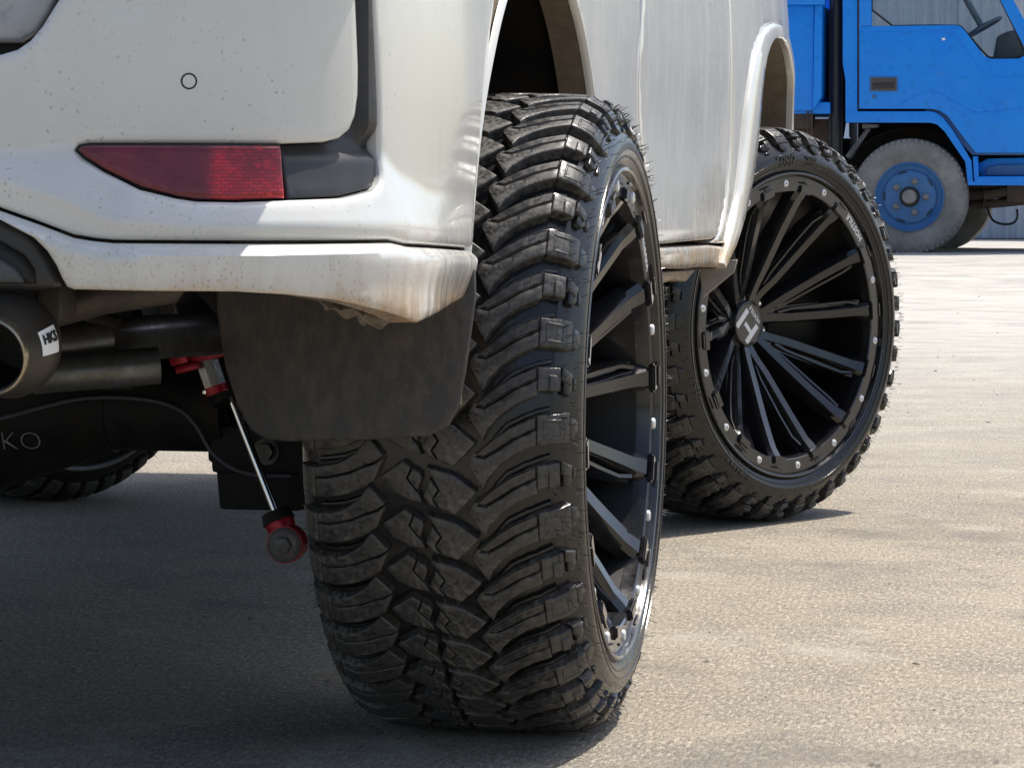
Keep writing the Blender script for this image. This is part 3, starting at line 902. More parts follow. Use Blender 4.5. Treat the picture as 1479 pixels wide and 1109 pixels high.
ME_TYRE = carcass_mesh()

def rim_mesh():
    b = MB()
    b.lathe([(-.020, .3235), (-.005, .3240), (-.001, .3228), (.0002, .3205), (-.001, .3180), (-.005, .3165), (-.0095, .3160), (-.0110, .3150), (-.0110, .3135), (-.0085, .3125), (-.0085, .2860), (-.0105, .2835), (-.030, .2815)], 128, 0)
    b.lathe([(-.030, .2815), (-.060, .2790), (-.12, .274), (-.22, .268), (-.30, .272), (-.322, .300), (-.324, .322), (-.315, .324), (-.30, .312), (-.10, .300), (-.020, .3235)], 96, 1)
    me = b.mesh('rim'); smooth(me, 30); me.materials.append(M_BLACK); me.materials.append(M_BARREL)
    return me
ME_RIM = rim_mesh()

def bar(b, path, w_, hgt, skew=0.0, wt=0.55):
    """radial bar with a chamfered crest; path of (r, x_top, tangential offset, width, height) along the frame angle 0 = +y"""
    V = []; F = []
    for r, xt, t, wd, h in path:
        V += [(xt - h, r, t - wd / 2), (xt - h * .35, r, t - wd / 2), (xt, r, t - wd / 2 * wt), (xt, r, t + wd / 2 * wt), (xt - h * .35, r, t + wd / 2), (xt - h, r, t + wd / 2)]
    n = len(path)
    for i in range(n - 1):
        for k in range(6):
            F.append([i * 6 + k, i * 6 + (k + 1) % 6, (i + 1) * 6 + (k + 1) % 6, (i + 1) * 6 + k])
    F.append(list(range(6))); F.append([(n - 1) * 6 + k for k in range(6)][::-1])
    b.add(V, F)

def spoke_mesh(hand):
    """one spoke: tall main rib with a thinner rib beside it and a stepped foot on the ring; hand = side of the thin rib"""
    b = MB(); g = hand
    bar(b, [(.050, -.128, g * .006, .030, .05), (.075, -.118, g * .005, .028, .05), (.11, -.100, g * .002, .028, .05), (.20, -.058, 0, .028, .042), (.258, -.028, 0, .030, .034), (.270, -.018, 0, .035, .032), (.284, -.008, 0, .037, .030)], 0, 0, wt=.58)
    bar(b, [(.090, -.114, g * .014, .011, .035), (.12, -.103, g * .0190, .010, .03), (.20, -.068, g * .0215, .010, .03), (.246, -.045, g * .0220, .010, .026), (.266, -.030, g * .017, .011, .022)], 0, 0, wt=.5)
    bar(b, [(.09, -.126, g * .012, .030, .03), (.15, -.098, g * .013, .030, .03), (.24, -.060, g * .012, .030, .026), (.282, -.036, g * .008, .034, .022)], 0, 0, wt=.9)
    bm = bmesh.new(); bmesh.ops.create_cube(bm, size=1)
    for v in bm.verts:
        v.co = Vector((-.0075 + v.co.x * .010, .2880 + v.co.y * .018, v.co.z * (.042 if v.co.y < 0 else .035)))
    bmesh.ops.bevel(bm, geom=list(bm.edges), offset=.0025, segments=2, affect='EDGES')
    b.bm(bm)
    b.box((-.004, .3010, -.014), (.0004, .3045, .014), 0, .0008)
    me = b.mesh('spoke'); smooth(me, 28); me.materials.append(M_BLACK)
    return me
ME_SPOKE = [spoke_mesh(1), spoke_mesh(-1)]

def web_mesh():
    b = MB()
    bar(b, [(.05, -.130, 0, .040, .04), (.078, -.124, 0, .030, .04), (.098, -.120, 0, .016, .03), (.110, -.118, 0, .006, .02)], 0, 0, wt=.8)
    me = b.mesh('spoke_web'); smooth(me, 30); me.materials.append(M_BLACK); return me
ME_WEB = web_mesh()

def rivet_mesh():
    b = MB(); Mx = Matrix.Translation((-.0085, .300, 0))
    b.lathe([(0, .0080), (.0022, .0074), (.0032, .0058), (.0032, .0018)], 16, 0, Mx)
    b.lathe([(.0032, .0018), (.0016, .0016), (.0016, .0)], 10, 1, Mx)
    me = b.mesh('rivet'); smooth(me, 40); me.materials.append(M_RIVET); me.materials.append(M_BLACKPRINT); return me
ME_RIVET = rivet_mesh()

def hub_mesh():
    b = MB()
    b.lathe([(-.19, .085), (-.150, .082), (-.142, .070), (-.142, .0)], 48)
    for k in range(6):
        q = k * PI / 3
        Mx = Matrix.Rotation(q, 4, 'X') @ Matrix.Translation((-.140, .066, 0))
        b.lathe([(-.03, .0085), (.000, .0085), (.000, .0060), (-.012, .0055), (-.012, 0)], 14, 0, Mx)
    me = b.mesh('hub'); smooth(me, 35); me.materials.append(M_BLACK); return me
ME_HUB = hub_mesh()
def cap_mesh():
    b = MB()
    b.lathe([(-.150, .052), (-.128, .050), (-.1225, .0475), (-.1215, .0450), (-.1235, .0430), (-.1240, .0425), (-.1240, 0)], 48)
    for k in range(6):
        q = k * PI / 3 + PI / 6
        Mx = Matrix.Rotation(q, 4, 'X')
        bm = bmesh.new(); bmesh.ops.create_cube(bm, size=1)
        for v in bm.verts:
            v.co = Vector((-.136 + v.co.x * .012, .057 + v.co.y * .022, v.co.z * (.024 if v.co.y < 0 else .018)))
        bmesh.ops.bevel(bm, geom=list(bm.edges), offset=.0025, segments=2, affect='EDGES')
        b.bm(bm, 0, Mx)
    me = b.mesh('centre_cap'); smooth(me, 35); me.materials.append(M_BLACK); return me
ME_CAP = cap_mesh()
def capscrew_mesh():
    b = MB()
    b.lathe([(-.130, .0042), (-.1285, .0036), (-.1285, 0)], 12, 0, Matrix.Rotation(PI / 6, 4, 'X') @ Matrix.Translation((0, .0605, 0)))
    me = b.mesh('cap_screw'); smooth(me, 40); me.materials.append(M_CHROME); return me
ME_CSC = capscrew_mesh()

def hair_mesh():
    b = MB()
    rr = random.Random(3)
    for i in range(640):
        th = rr.uniform(0, 2 * PI)
        kind = rr.random()
        if kind < .62: s = rr.choice([.160, .166, .172, .18, .19, .20]) + rr.uniform(-.002, .002)
        elif kind < .8: s = rr.choice([.150, .158])
        else: s = -rr.choice([.150, .165, .18])
        h0 = -.0005 if abs(s) < .187 else .002
        x, r = prof(np.array([s]), np.array([h0])); x2, r2 = prof(np.array([s]), np.array([h0 - rr.uniform(.005, .012)]))
        t2 = th + rr.uniform(-.010, .010)
        p = Vector((TC + x[0], r[0] * math.cos(th), r[0] * math.sin(th)))
        q = Vector((TC + x2[0] + rr.uniform(-.003, .003), r2[0] * math.cos(t2), r2[0] * math.sin(t2)))
        m_ = (p + q) / 2 + Vector((rr.uniform(-.001, .001),) * 3)
        b.tube([p, m_, q], [.0006, .0005, .0003], 3, 0, False)
    me = b.mesh('rubber_hairs'); me.materials.append(M_TYRE); return me
ME_HAIR = hair_mesh()

def side_lumps():
    """moulded biters between the shoulder lugs on the sidewall"""
    return block_mesh('sidewall_biter', [([(.175, vt - .001), (.190, vt - .005), (.1935, vt - .019), (.184, vb + .004), (.175, vb + .005)], .0002, .008)]), \
        block_mesh('sidewall_biter', [([(.166, vt - .002), (.181, vt - .007), (.181, vb + .010), (.174, vb + .002), (.166, vb + .004)], .0012, .008), ([(.185, vt - .008), (.192, vt - .012), (.191, vb + .010), (.185, vb + .010)], .0025, .008)])
ME_BITE = side_lumps()

def ring_word(name, text, r0, ang, size, x0, m, parent, extrude, inward=True, off_=.0, shear=0.0, spacing=1.0, xfun=None):
    """lettering bent round the wheel; tops towards the hub when inward; frame angle in degrees"""
    a0 = math.radians(ang)
    def f(co):
        if inward: r = r0 - co.y; q = a0 + co.x / r0
        else: r = r0 + co.y; q = a0 - co.x / r0
        x = (xfun(r) if xfun else x0) + co.z
        return Vector((x, r * math.cos(q), r * math.sin(q)))
    return word(name, text, f, m, parent, size, extrude, off_, shear, spacing)

XSIDE = lambda r: float(np.interp(r, PROF[::-1, 1], PROF[::-1, 0])) + TC + .0002
M_EMB = mat('embossed_rubber', (0.016, 0.0155, 0.015), 0.28)

def put(name, me, parent, rx=0.0):
    o = bpy.data.objects.new(name, me); C.objects.link(o); o.parent = parent; o.rotation_euler = (rx, 0, 0)
    return o

def joined(name, items, parent, m, kind='stuff'):
    b = MB()
    for me, a in items:
        R3 = Matrix.Rotation(a, 3, 'X')
        b.add([R3 @ v.co for v in me.vertices], [list(p.vertices) for p in me.polygons])
    o = b.build(name, m, parent, 32, fix=False)
    o['kind'] = kind
    return o

def wheel(name, loc, steer, spin, seen, full=True, texts=True, flip=False):
    W = empty(name, loc, CAR)
    W.rotation_euler = (spin, 0, -steer + (PI if flip else 0))
    put('tyre', ME_TYRE, W)
    rest = []
    for k in range(NP):
        a = k * PITCH
        th = (180 + math.degrees(a + spin)) % 360          # where the pitch sits: 90 top, 180 rear, 270 bottom
        ra = ME_RA if k % 2 == 0 else ME_RB
        if full: put('tread_block', ra, W, a)
        else: rest.append((ra, a))
        for me in (ME_L, ME_A, ME_B):
            if full and seen[0] <= th <= seen[1]: put('tread_block', me, W, a)
            else: rest.append((me, a))
    if rest: joined('tread', rest, W, M_TREAD)
    joined('sidewall_biters', [(ME_BITE[k % 2], k * PITCH) for k in range(NP)], W, M_TYRE)
    put('rim', ME_RIM, W)
    for k in range(14):
        put('spoke', ME_SPOKE[k % 2], W, math.radians(270 + 12.857 + k * 25.714))
    for k in range(7):
        put('spoke_web', ME_WEB, W, math.radians(270 + 25.714 + k * 51.43))
    for k in range(1, 14):
        put('rivet', ME_RIVET, W, math.radians(270 + k * 25.714))
    put('hub', ME_HUB, W); put('centre_cap', ME_CAP, W)
    for k in range(6): put('cap_screw', ME_CSC, W, k * PI / 3)
    b = MB(); b.lathe([(-.205, .17), (-.225, .172), (-.225, 0)], 48); b.lathe([(-.205, .17), (-.205, 0)], 48)
    b.build('brake_disc', M_UNDER, W)
    put('rubber_hairs', ME_HAIR, W)['kind'] = 'stuff'
    if texts:
        ring_word('lettering', 'HOSTILE', .3005, 270, .0180, -.0082, M_WHITE, W, .0004, True, .0006, 0, 1.08)
        capf = lambda c: Vector((-.1238 + c.z, -c.x, c.y))     # seen from outside +y is to the right; frame up is +z
        capf = lambda c: Vector((-.1236 + c.z, c.x, c.y))
        word('lettering', 'HOSTILE', lambda c: capf(Vector((c.x, c.y - .0265, c.z))), M_WHITE, W, .0125, .0004, .0003)
        b = MB()
        for (u0, v0, u1, v1) in ((-.030, -.017, -.0175, .034), (.0175, -.017, .030, .034), (-.0175, .004, .010, .0135)):
            b.box((-.1242, u0, v0), (-.1232, u1, v1), 0, .0003)
        b.build('cap_emblem', M_WHITE, W)
    return W

SPIN_F = math.radians(133)
SPIN_R = math.radians(6 + 25.714 * 5)
REAR = wheel('rear_wheel', (1.0, 0, RT), 0.0, SPIN_R, (85, 285))
st = 0.5547
FRONT = wheel('front_wheel', (.70 + .30 * math.cos(st), 2.745 - .30 * math.sin(st), RT), st, SPIN_F, (150, 300))
sl_ = 0.50
LF = wheel('front_wheel', (-.70 - .30 * math.cos(sl_), 2.745 + .30 * math.sin(sl_), RT), sl_, 1.0, (0, 0), False, False, True)
LR = wheel('rear_wheel', (-1.0, 0, RT), 0.0, 0.5, (0, 0), False, False, True)
# moulded lettering on the front tyre (frame angle = place seen minus spin)
for txt, seen_ang, sz, r0, inw, sh in (('1090', 97, .034, .3475, False, .25), ('Terrain', 236, .030, .3470, True, .3), ('A/T', 199, .026, .3470, True, .3)):
    ring_word('lettering', txt, r0, seen_ang - math.degrees(SPIN_F), sz, 0, M_EMB, FRONT, .0012, inw, .0006, sh, 1.0, XSIDE)
def box_badge(parent, ang):
    b = MB(); a0 = math.radians(ang)
    def q(u0, v0, u1, v1):
        pts = []
        for u, v in ((u0, v0), (u1, v0), (u1, v1), (u0, v1)):
            r = .3475 + v; a = a0 - u / .3475
            pts.append((XSIDE(r), r * math.cos(a), r * math.sin(a)))
        top = [(x + .0016, y, z) for x, y, z in pts]
        b.add(pts + top, [[4, 5, 6, 7], [0, 1, 5, 4], [1, 2, 6, 5], [2, 3, 7, 6], [3, 0, 4, 7]])
    q(-.018, .011, .018, .0125); q(-.018, -.0125, .018, -.011); q(-.018, -.011, -.0165, .011); q(.0165, -.011, .018, .011)
    for k in range(4):
        q(-.012 + k * .0065, .0025, -.0075 + k * .0065, .0075); q(-.012 + k * .0065, -.0075, -.0075 + k * .0065, -.0025)
    b.build('load_mark', M_EMB, parent)
box_badge(FRONT, 82 - math.degrees(SPIN_F))
b = MB()
for k, rr_ in enumerate((.340, .345, .350)):
    for j in range(7):
        a0 = math.radians(72 - j * 2.6 - k * 1.0) - SPIN_F
        r = rr_
        p = [(XSIDE(r + dv) + .0008, (r + dv) * math.cos(a0 + da), (r + dv) * math.sin(a0 + da)) for da, dv in ((0, -.001), (.032, -.001), (.032, .001), (0, .001))]
        b.add(p, [[0, 1, 2, 3]])
b.build('fine_print', M_EMB, FRONT, fix=False)
# brake caliper glimpsed between the front spokes
def caliper(W, spin):
    b = MB()
    for a in (118, 96, 74):
        Mx = Matrix.Rotation(math.radians(a) - spin, 4, 'X')
        b.box((-.215, .150, -.022), (-.165, .205, .022), 0, .010, Mx)
    b.build('brake_caliper', mottled('dull_caliper', (0.45, 0.42, 0.36), (0.55, 0.52, 0.46), 20, 0.5, 0.1), W)
caliper(FRONT, SPIN_F)

# ------------------------------------------------------------------ underneath: axle, dampers, exhaust
b = MB()
b.tube([(-.66, 0, .42), (.46, 0, .42)], .060, 24)
b.tube([(-.10, 0, .42), (.02, 0, .42), (.14, 0, .42), (.30, 0, .42)], [.150, .155, .115, .062], 28)
b.box((-.45, .02, .43), (.43, .08, .485), 0, .01)
ax = b.build('rear_axle', M_UNDER, CAR)
b = MB(); b.prism([(.425, .435), (.455, .44), (.47, .40), (.66, .39), (.66, .31), (.56, .285), (.452, .285), (.447, .345), (.436, .35), (.436, .385), (.44, .39)], -.03, .05, 'Y', 0, .006)
b.box((.445, -.045, .335), (.66, -.025, .40), 0, .008)
b.build('axle_bracket', M_UNDER, CAR)
b = MB(); b.tube([(.523, -.062, .366), (.523, -.035, .366)], .0125, 6); b.tube([(.523, -.048, .366), (.523, -.040, .366)], .018, 20)
b.build('bracket_bolt', mottled('dull_bolt', (0.11, 0.10, 0.09), (0.06, 0.055, 0.05), 30, .5, .5), CAR)
b = MB(); b.tube([tuple(p) for p in chaikin([(.10, -.17, .408), (.17, -.14, .407), (.23, -.10, .425), (.28, -.078, .437), (.36, -.075, .437), (.41, -.072, .425), (.435, -.07, .40), (.455, -.07, .36), (.50, -.068, .335), (.56, -.06, .335)], 3)], .0026, 8)
b.build('brake_line', mottled('grey_hose', (0.10, 0.10, 0.13), (0.06, 0.06, 0.075), 40, .4), CAR)
def chalk(c):     # on the front of the diff casing
    x = .196 + c.x; z = .377 + c.y
    r = float(np.interp(x, [-.10, .02, .14, .30], [.150, .155, .115, .062]))
    return Vector((x, -math.sqrt(max(r * r - (z - .42) ** 2, 0)) - .004, z))
word('chalk_mark', 'KO', chalk, mat('chalk', (0.42, 0.41, 0.40), .9), ax, .036, .0002, -.0009)
# beams, brackets and pipes above the axle
b = MB(); b.tube([(-.5, -.55, .567), (.43, -.52, .572)], .020, 14); b.build('cross_tube', M_UNDER, CAR)
b = MB(); b.box((.20, -.35, .465), (.435, -.30, .565), 0, .006); b.build('cross_member', M_UNDER, CAR)
b = MB(); b.tube([(.350, -.352, .515), (.350, -.356, .515)], .012, 14); b.build('drain_hole', M_DARK, CAR)
for k in range(3):
    b = MB(); b.tube([(.375 + k * .017, -.352, .562), (.377 + k * .024, -.352, .49)], .004, 6); b.build('pressed_rib', M_UNDER, CAR)
b = MB(); b.tube([(.54, .10, .40), (.54, .10, .68)], .07, 20); b.build('coil_spring_seat', M_UNDER, CAR)
b = MB(); b.box((.44, .04, .42), (.62, .12, .50), 0, .01); b.build('axle_arm', M_UNDER, CAR)
b = MB(); b.prism([(.515, .64), (.63, .64), (.63, .565), (.590, .560)], -.49, -.475, 'Y', 0, .003); b.build('flap_stay', M_UNDER, CAR)
b = MB(); b.tube([(.40, -.6, .585), (.50, -.6, .56)], .008, 8); b.build('support_rod', M_UNDER, CAR)
b = MB(); b.tube([(.46, -.7, .60), (.52, -.7, .62)], .012, 8); b.build('support_rod', M_UNDER, CAR)
b = MB(); b.tube([(.505, -.86, .586), (.56, -.84, .603), (.63, -.82, .612), (.65, -.82, .63)], [.020, .022, .020, .012], 12)
b.box((.50, -.92, .575), (.54, -.86, .62), 0, .008)
b.build('exhaust_hanger', mottled('brown_hanger', (0.06, 0.05, 0.038), (0.03, 0.026, 0.02), 20, .5, .3), CAR)
b = MB(); b.tube([(.33, -.62, .520), (.46, -.55, .538), (.53, -.30, .535)], [.026, .027, .027], 18); b.tube([(.40, -.62, .50), (.535, -.56, .510)], .022, 14)
b.build('exhaust_pipe', mottled('dull_pipe', (0.15, 0.15, 0.145), (0.06, 0.055, 0.05), 18, .34, .7), CAR)

EX = Vector((0.527, -1.10, 0.550))
MX = Matrix.Translation(EX) @ Vector((0, 1, .15)).normalized().to_track_quat('X', 'Z').to_matrix().to_4x4()
b = MB()
CANP = [(.0, .0385), (.003, .0405), (.008, .0420), (.018, .0450), (.032, .0500), (.048, .0540), (.064, .0540), (.080, .049), (.094, .034), (.098, .0)]
b.lathe(CANP, 56, 0, MX)
b.lathe([(.0, .0385), (.04, .036), (.085, .030), (.085, 0)], 56, 1, MX)
can = b.build('exhaust_tip', [M_EXH, M_DARK], CAR, 40)
b = MB(); b.lathe([(.003, .0345), (-.002, .0355), (-.004, .0375), (-.003, .0395), (.003, .0408), (.008, .0400), (.008, .036)], 56, 0, MX, True)
b.build('rolled_lip', mottled('tarnished_lip', (0.40, 0.35, 0.26), (0.28, 0.24, 0.17), 30, .28, .9), can)
_A0 = MX.inverted() @ (EX + Vector((1, -.55, .12)))
A0 = math.atan2(_A0.z, _A0.y); AS = 1 if (MX.to_3x3() @ Vector((0, -math.sin(A0), math.cos(A0)))).z > 0 else -1
def on_can(c, lift):
    yy = .034 + c.x
    r = float(np.interp(yy, [q[0] for q in CANP], [q[1] for q in CANP])) + lift + c.z
    a = A0 + AS * c.y / .054
    return MX @ Vector((yy, r * math.cos(a), r * math.sin(a)))
b = MB(); V = []; nx_, ny_ = 8, 6
for j in range(ny_ + 1):
    for i in range(nx_ + 1):
        V.append(on_can(Vector((-.010 + .030 * i / nx_, -.016 + .028 * j / ny_, 0)), .0006))
b.add(V, [[j * (nx_ + 1) + i, j * (nx_ + 1) + i + 1, (j + 1) * (nx_ + 1) + i + 1, (j + 1) * (nx_ + 1) + i] for j in range(ny_) for i in range(nx_)])
b.build('sticker', M_WHITE, can)
word('lettering', 'HKS', lambda c: on_can(Vector((c.x * .88 + .005, c.y + .001, c.z)), .0014), M_BLACKPRINT, can, .0145, .0002, .0006)

# damper with its remote reservoir
DT = Vector((.545, -.20, .60)); DB = Vector((.598, -.155, .243))
def along(p, q, t): return p + (q - p) * t
def damper():
    lo = Vector((.582, -.16, .257)); up = Vector((.487, -.126, .470))
    b = MB(); b.tube([along(lo, up, .16), along(lo, up, .86)], .0055, 16)
    rod = b.build('damper_rod', M_CHROME, CAR)
    b = MB(); b.tube([along(lo, up, .05), along(lo, up, .11), along(lo, up, .15)], [.016, .020, .018], 16)
    bm = bmesh.new(); bmesh.ops.create_cube(bm, size=1)
    b.lathe([(-.016, .018), (-.016, .0245), (.012, .0245), (.012, .018)], 28, 0, Matrix.Translation(lo) @ Matrix.Rotation(PI / 2, 4, 'Z'), True)
    bm.free()
    b.build('damper_eye', M_RED, CAR)
    b = MB(); b.tube([along(lo, up, .13), along(lo, up, .19)], [.022, .019], 16); b.build('damper_seal', M_UNDER, CAR)
    b = MB(); R_ = Matrix.Translation(lo) @ Matrix.Rotation(-PI / 2, 4, 'Z')
    b.lathe([(.014, .0232), (.020, .0225), (.021, .0205), (.020, .019), (.021, .0175), (.021, 0)], 28, 0, R_)
    b.lathe([(.018, .0125), (.029, .0115), (.030, .0095), (.030, 0)], 6, 0, R_)
    b.build('bushing_bolt', mottled('dull_bushing', (0.17, 0.16, 0.15), (0.10, 0.095, 0.09), 40, .5, .4), CAR)
    # reservoir
    p0 = Vector((.487, -.205, .497)); p1 = Vector((.499, -.205, .463))
    a = (p1 - p0).normalized()
    b = MB(); b.tube([p0, p1], .0150, 8); b.build('reservoir', M_STEEL, CAR, 20)
    b = MB(); b.tube([p1, p1 + a * .010], .0154, 20); b.build('reservoir_cap', M_RED, CAR)
    b = MB(); b.tube([p1 + a * .010 - Vector((.014, .012, 0)), p1 + a * .012 - Vector((.014, .012, -.006))], .003, 8); b.build('reservoir_valve', M_CHROME, CAR)
    b = MB()
    Mx = Matrix.Translation(Vector((.474, -.21, .508))) @ Matrix.Rotation(math.radians(-14), 4, 'Y')
    b.box((-.030, -.022, -.013), (-.006, .018, .013), 0, .003, Mx); b.box((-.006, -.012, -.016), (.040, .02, .012), 0, .004, Mx); b.box((-.026, -.020, -.024), (.004, .012, -.014), 0, .003, Mx)
    b.build('damper_clamp', M_RED, CAR)
    b = MB(); b.tube([along(lo, up, .86), along(lo, up, 1.5)], .027, 20); b.build('damper_body', M_UNDER, CAR)
damper()
b = MB(); b.tube([(.64, -.02, .42), (.66, -.02, .42)], .15, 30); b.tube([(.56, -.045, .40), (.575, -.05, .37), (.572, -.05, .33)], .006, 8); b.build('brake_backplate', M_UNDER, CAR)

# grey mud guard ahead of the front wheel's rear edge
b = MB(); b.prism([(.838, .566), (.912, .575), (.905, .55), (.845, .50)], 1.93, 1.945, 'Y', 0, .003); b.build('front_splash_guard', mottled('grey_guard', (0.34, 0.32, 0.29), (0.24, 0.22, 0.19), 15, .5, .2), CAR)

# ------------------------------------------------------------------ the blue truck
TR = empty('blue_truck', (.18, 17.6, .22))
tag(TR, 'old blue cab-over truck standing on the far side of the yard', 'truck')
TI = Matrix.Translation((-.18, -17.6, -.22))
def tb(b, name, m, parent=None, ang=30):
    b.v = [tuple(Vector(v) + Vector((-.18, -17.6, -.22))) for v in b.v]
    return b.build(name, m, parent or TR, ang)
K = 206.2
def px(u, v, Y=17.6):      # photo measure on the truck's flank -> X, Z in metres
    f_, C_ = 4580.0, np.array([1.6443, -4.1131, .7253]); yaw, pit = .1915, .0640
    Fv = np.array([-math.sin(yaw) * math.cos(pit), math.cos(yaw) * math.cos(pit), -math.sin(pit)]); Rv = np.array([math.cos(yaw), math.sin(yaw), 0]); Uv = np.cross(Rv, Fv)
    d = Fv + Rv * (u - 739.5) / f_ + Uv * (554.5 - v) / f_
    p = C_ + d * (Y - C_[1]) / d[1]
    return float(p[0]), float(p[2])
PX = lambda L, Y=17.6: [px(u, v, Y) for u, v in L]
M_BLUE = mottled('faded_blue_paint', (0.002, 0.21, 0.76), (0.005, 0.25, 0.80), 3, 0.5, 0, 0.05, 0.15)
M_BLUE.node_tree.nodes['Principled BSDF'].inputs['Specular IOR Level'].default_value = .3
M_BLUE2 = mottled('worn_blue_paint', (0.03, 0.13, 0.33), (0.06, 0.16, 0.34), 9, 0.55, 0, 0.1)
M_TRT = mottled('grey_worn_tyre', (0.15, 0.146, 0.138), (0.29, 0.28, 0.262), 5, 0.85, 0, 0.3)
M_RUST = mottled('rusty_chassis', (0.05, 0.038, 0.03), (0.10, 0.07, 0.05), 14, 0.85, 0, 0.3)
Y0 = 17.60
# cab flank behind the door and over the wheel
b = MB()
b.prism(PX([(1217, -60), (1238.5, -60), (1238.5, 161), (1345, 161), (1353, 163.5), (1362, 170), (1376, 188), (1403, 232), (1405, 262), (1479, 262), (1560, 262), (1560, 268), (1398, 268), (1394, 234), (1364, 190), (1353, 180), (1343, 177.5), (1221, 177.5), (1221, 116), (1217, 92)]), Y0, Y0 + .05, 'Y', 0, .006)
tb(b, 'cab_side', M_BLUE)
b = MB()
b.box((-.22, Y0 + .06, 1.13), (1.45, Y0 + 1.60, 1.17)); b.box((-.235, Y0 + .06, 1.17), (-.20, Y0 + 1.60, 1.55)); b.box((-.22, Y0 + 1.56, 1.17), (1.45, Y0 + 1.60, 1.62)); b.box((-.235, Y0 + .06, 1.55), (-.20, Y0 + .30, 2.3)); b.box((-.235, Y0 + 1.3, 1.55), (-.20, Y0 + 1.6, 2.3))
b.box((-.24, Y0 + .0, 2.24), (1.15, Y0 + 1.62, 2.34), 0, .04); b.box((1.38, Y0 + .0, .55), (1.45, Y0 + 1.62, 1.55), 0, .02)
for yy in (Y0 + .02, Y0 + 1.56):
    b.tube([(1.42, yy + .02, 1.55), (1.12, yy + .02, 2.28)], .03, 8)
tb(b, 'cab_shell', M_BLUE)
b = MB(); b.prism([(1.40, 1.56), (1.415, 1.56), (1.135, 2.24), (1.12, 2.24)], Y0 + .08, Y0 + 1.54, 'Y')
GL = bpy.data.materials.new('clear_glass'); GL.use_nodes = True
_b = GL.node_tree.nodes['Principled BSDF']; _b.inputs['Base Color'].default_value = (.60, .68, .72, 1); _b.inputs['Transmission Weight'].default_value = 1.0; _b.inputs['Roughness'].default_value = .02; _b.inputs['IOR'].default_value = 1.08
tb(b, 'windscreen', GL)
# door
b = MB()
b.prism(PX([(1241, 38.5), (1382, 36.5), (1388, 39), (1394, 45), (1416, 74), (1423, 82), (1432, 85.5), (1472, 85), (1484, 78), (1496, 78), (1496, 221), (1409, 221), (1385, 190), (1368, 167), (1357, 160), (1345, 157.5), (1241, 157.5)]), Y0 - .012, Y0 + .04, 'Y', 0, .006)
b.prism(PX([(1241, -60), (1259, -60), (1259, 38), (1241, 38)]), Y0 - .010, Y0 + .04, 'Y', 0, .005)
b.prism(PX([(1241, -72), (1420, -72), (1420, -58), (1241, -58)]), Y0 - .010, Y0 + .04, 'Y', 0, .005)
b.prism(PX([(1420, -66), (1428, -66), (1496, 60), (1496, 78), (1484, 78), (1415, -58)]), Y0 - .010, Y0 + .04, 'Y', 0, .005)
# pressed line on the door
pl_ = PX([(1256, 47.5), (1374, 46), (1380, 49), (1416, 100), (1428, 110), (1440, 112), (1496, 111)])
b.tube([(x, Y0 - .0115, z) for x, z in pl_], .006, 6)
pl_ = PX([(1290, 155), (1330, 136), (1345, 130), (1362, 137), (1396, 157), (1410, 163), (1496, 156)])  # added ridge along the edge of the reflected sunlit ground
b.tube([(x, Y0 - .011, z) for x, z in pl_], .0045, 6)
dr = tb(b, 'cab_door', M_BLUE)
def child_of_door(b, name, m, ang=30):
    o = tb(b, name, m, dr, ang); return o
b = MB(); b.prism(PX([(1259, -58), (1416, -58), (1484, 77), (1472, 84), (1432, 84.5), (1424, 81), (1392, 44), (1382, 37.5), (1259, 38.5)]), Y0 + .012, Y0 + .016, 'Y'); child_of_door(b, 'window_glass', GL)
b = MB(); b.tube([(x, Y0 + .004, z) for x, z in chaikin(PX([(1259, -58), (1259, 38.5), (1382, 36.8), (1390, 40), (1424, 81), (1434, 85), (1471, 84.5), (1483, 77), (1416, -58)]), 1)], .0085, 6); child_of_door(b, 'window_seal', M_DARK)
b = MB(); b.tube([(x, Y0 - .006, z) for x, z in PX([(1240, -60), (1240, 158.5)])], .005, 6); child_of_door(b, 'door_gap_line', M_DARK)  # black tube put in to darken the gap beside the door
b = MB(); b.prism(PX([(1256, 111), (1297, 111), (1297, 133), (1256, 133)]), Y0 - .020, Y0 - .008, 'Y', 0, .005); child_of_door(b, 'handle_plate', M_BLUE2)
b = MB(); b.prism(PX([(1258.5, 113), (1295, 113), (1295, 131), (1258.5, 131)]), Y0 - .024, Y0 - .018, 'Y', 0, .003); child_of_door(b, 'handle_recess', mottled('brown_recess', (0.05, 0.04, 0.04), (0.10, 0.085, 0.08), 60, .7))
b = MB(); b.prism(PX([(1261, 121), (1292, 120), (1292, 128), (1261, 128)]), Y0 - .030, Y0 - .022, 'Y', 0, .003); child_of_door(b, 'door_handle', mat('handle_black', (.02, .018, .018), .4))
b = MB(); c_ = px(1263, 140); b.lathe([(0, .017), (.006, .015), (.008, .009), (.004, .0)], 20, 0, Matrix.Translation((c_[0], Y0 - .010, c_[1])) @ Matrix.Rotation(-PI / 2, 4, 'Z')); child_of_door(b, 'door_lock', M_BLUE2)
b = MB(); c_ = px(1363, 57); b.box((c_[0] - .011, Y0 - .0150, c_[1] - .008), (c_[0] + .011, Y0 - .0115, c_[1] + .008), 0, .002); child_of_door(b, 'door_sticker', M_WHITE)
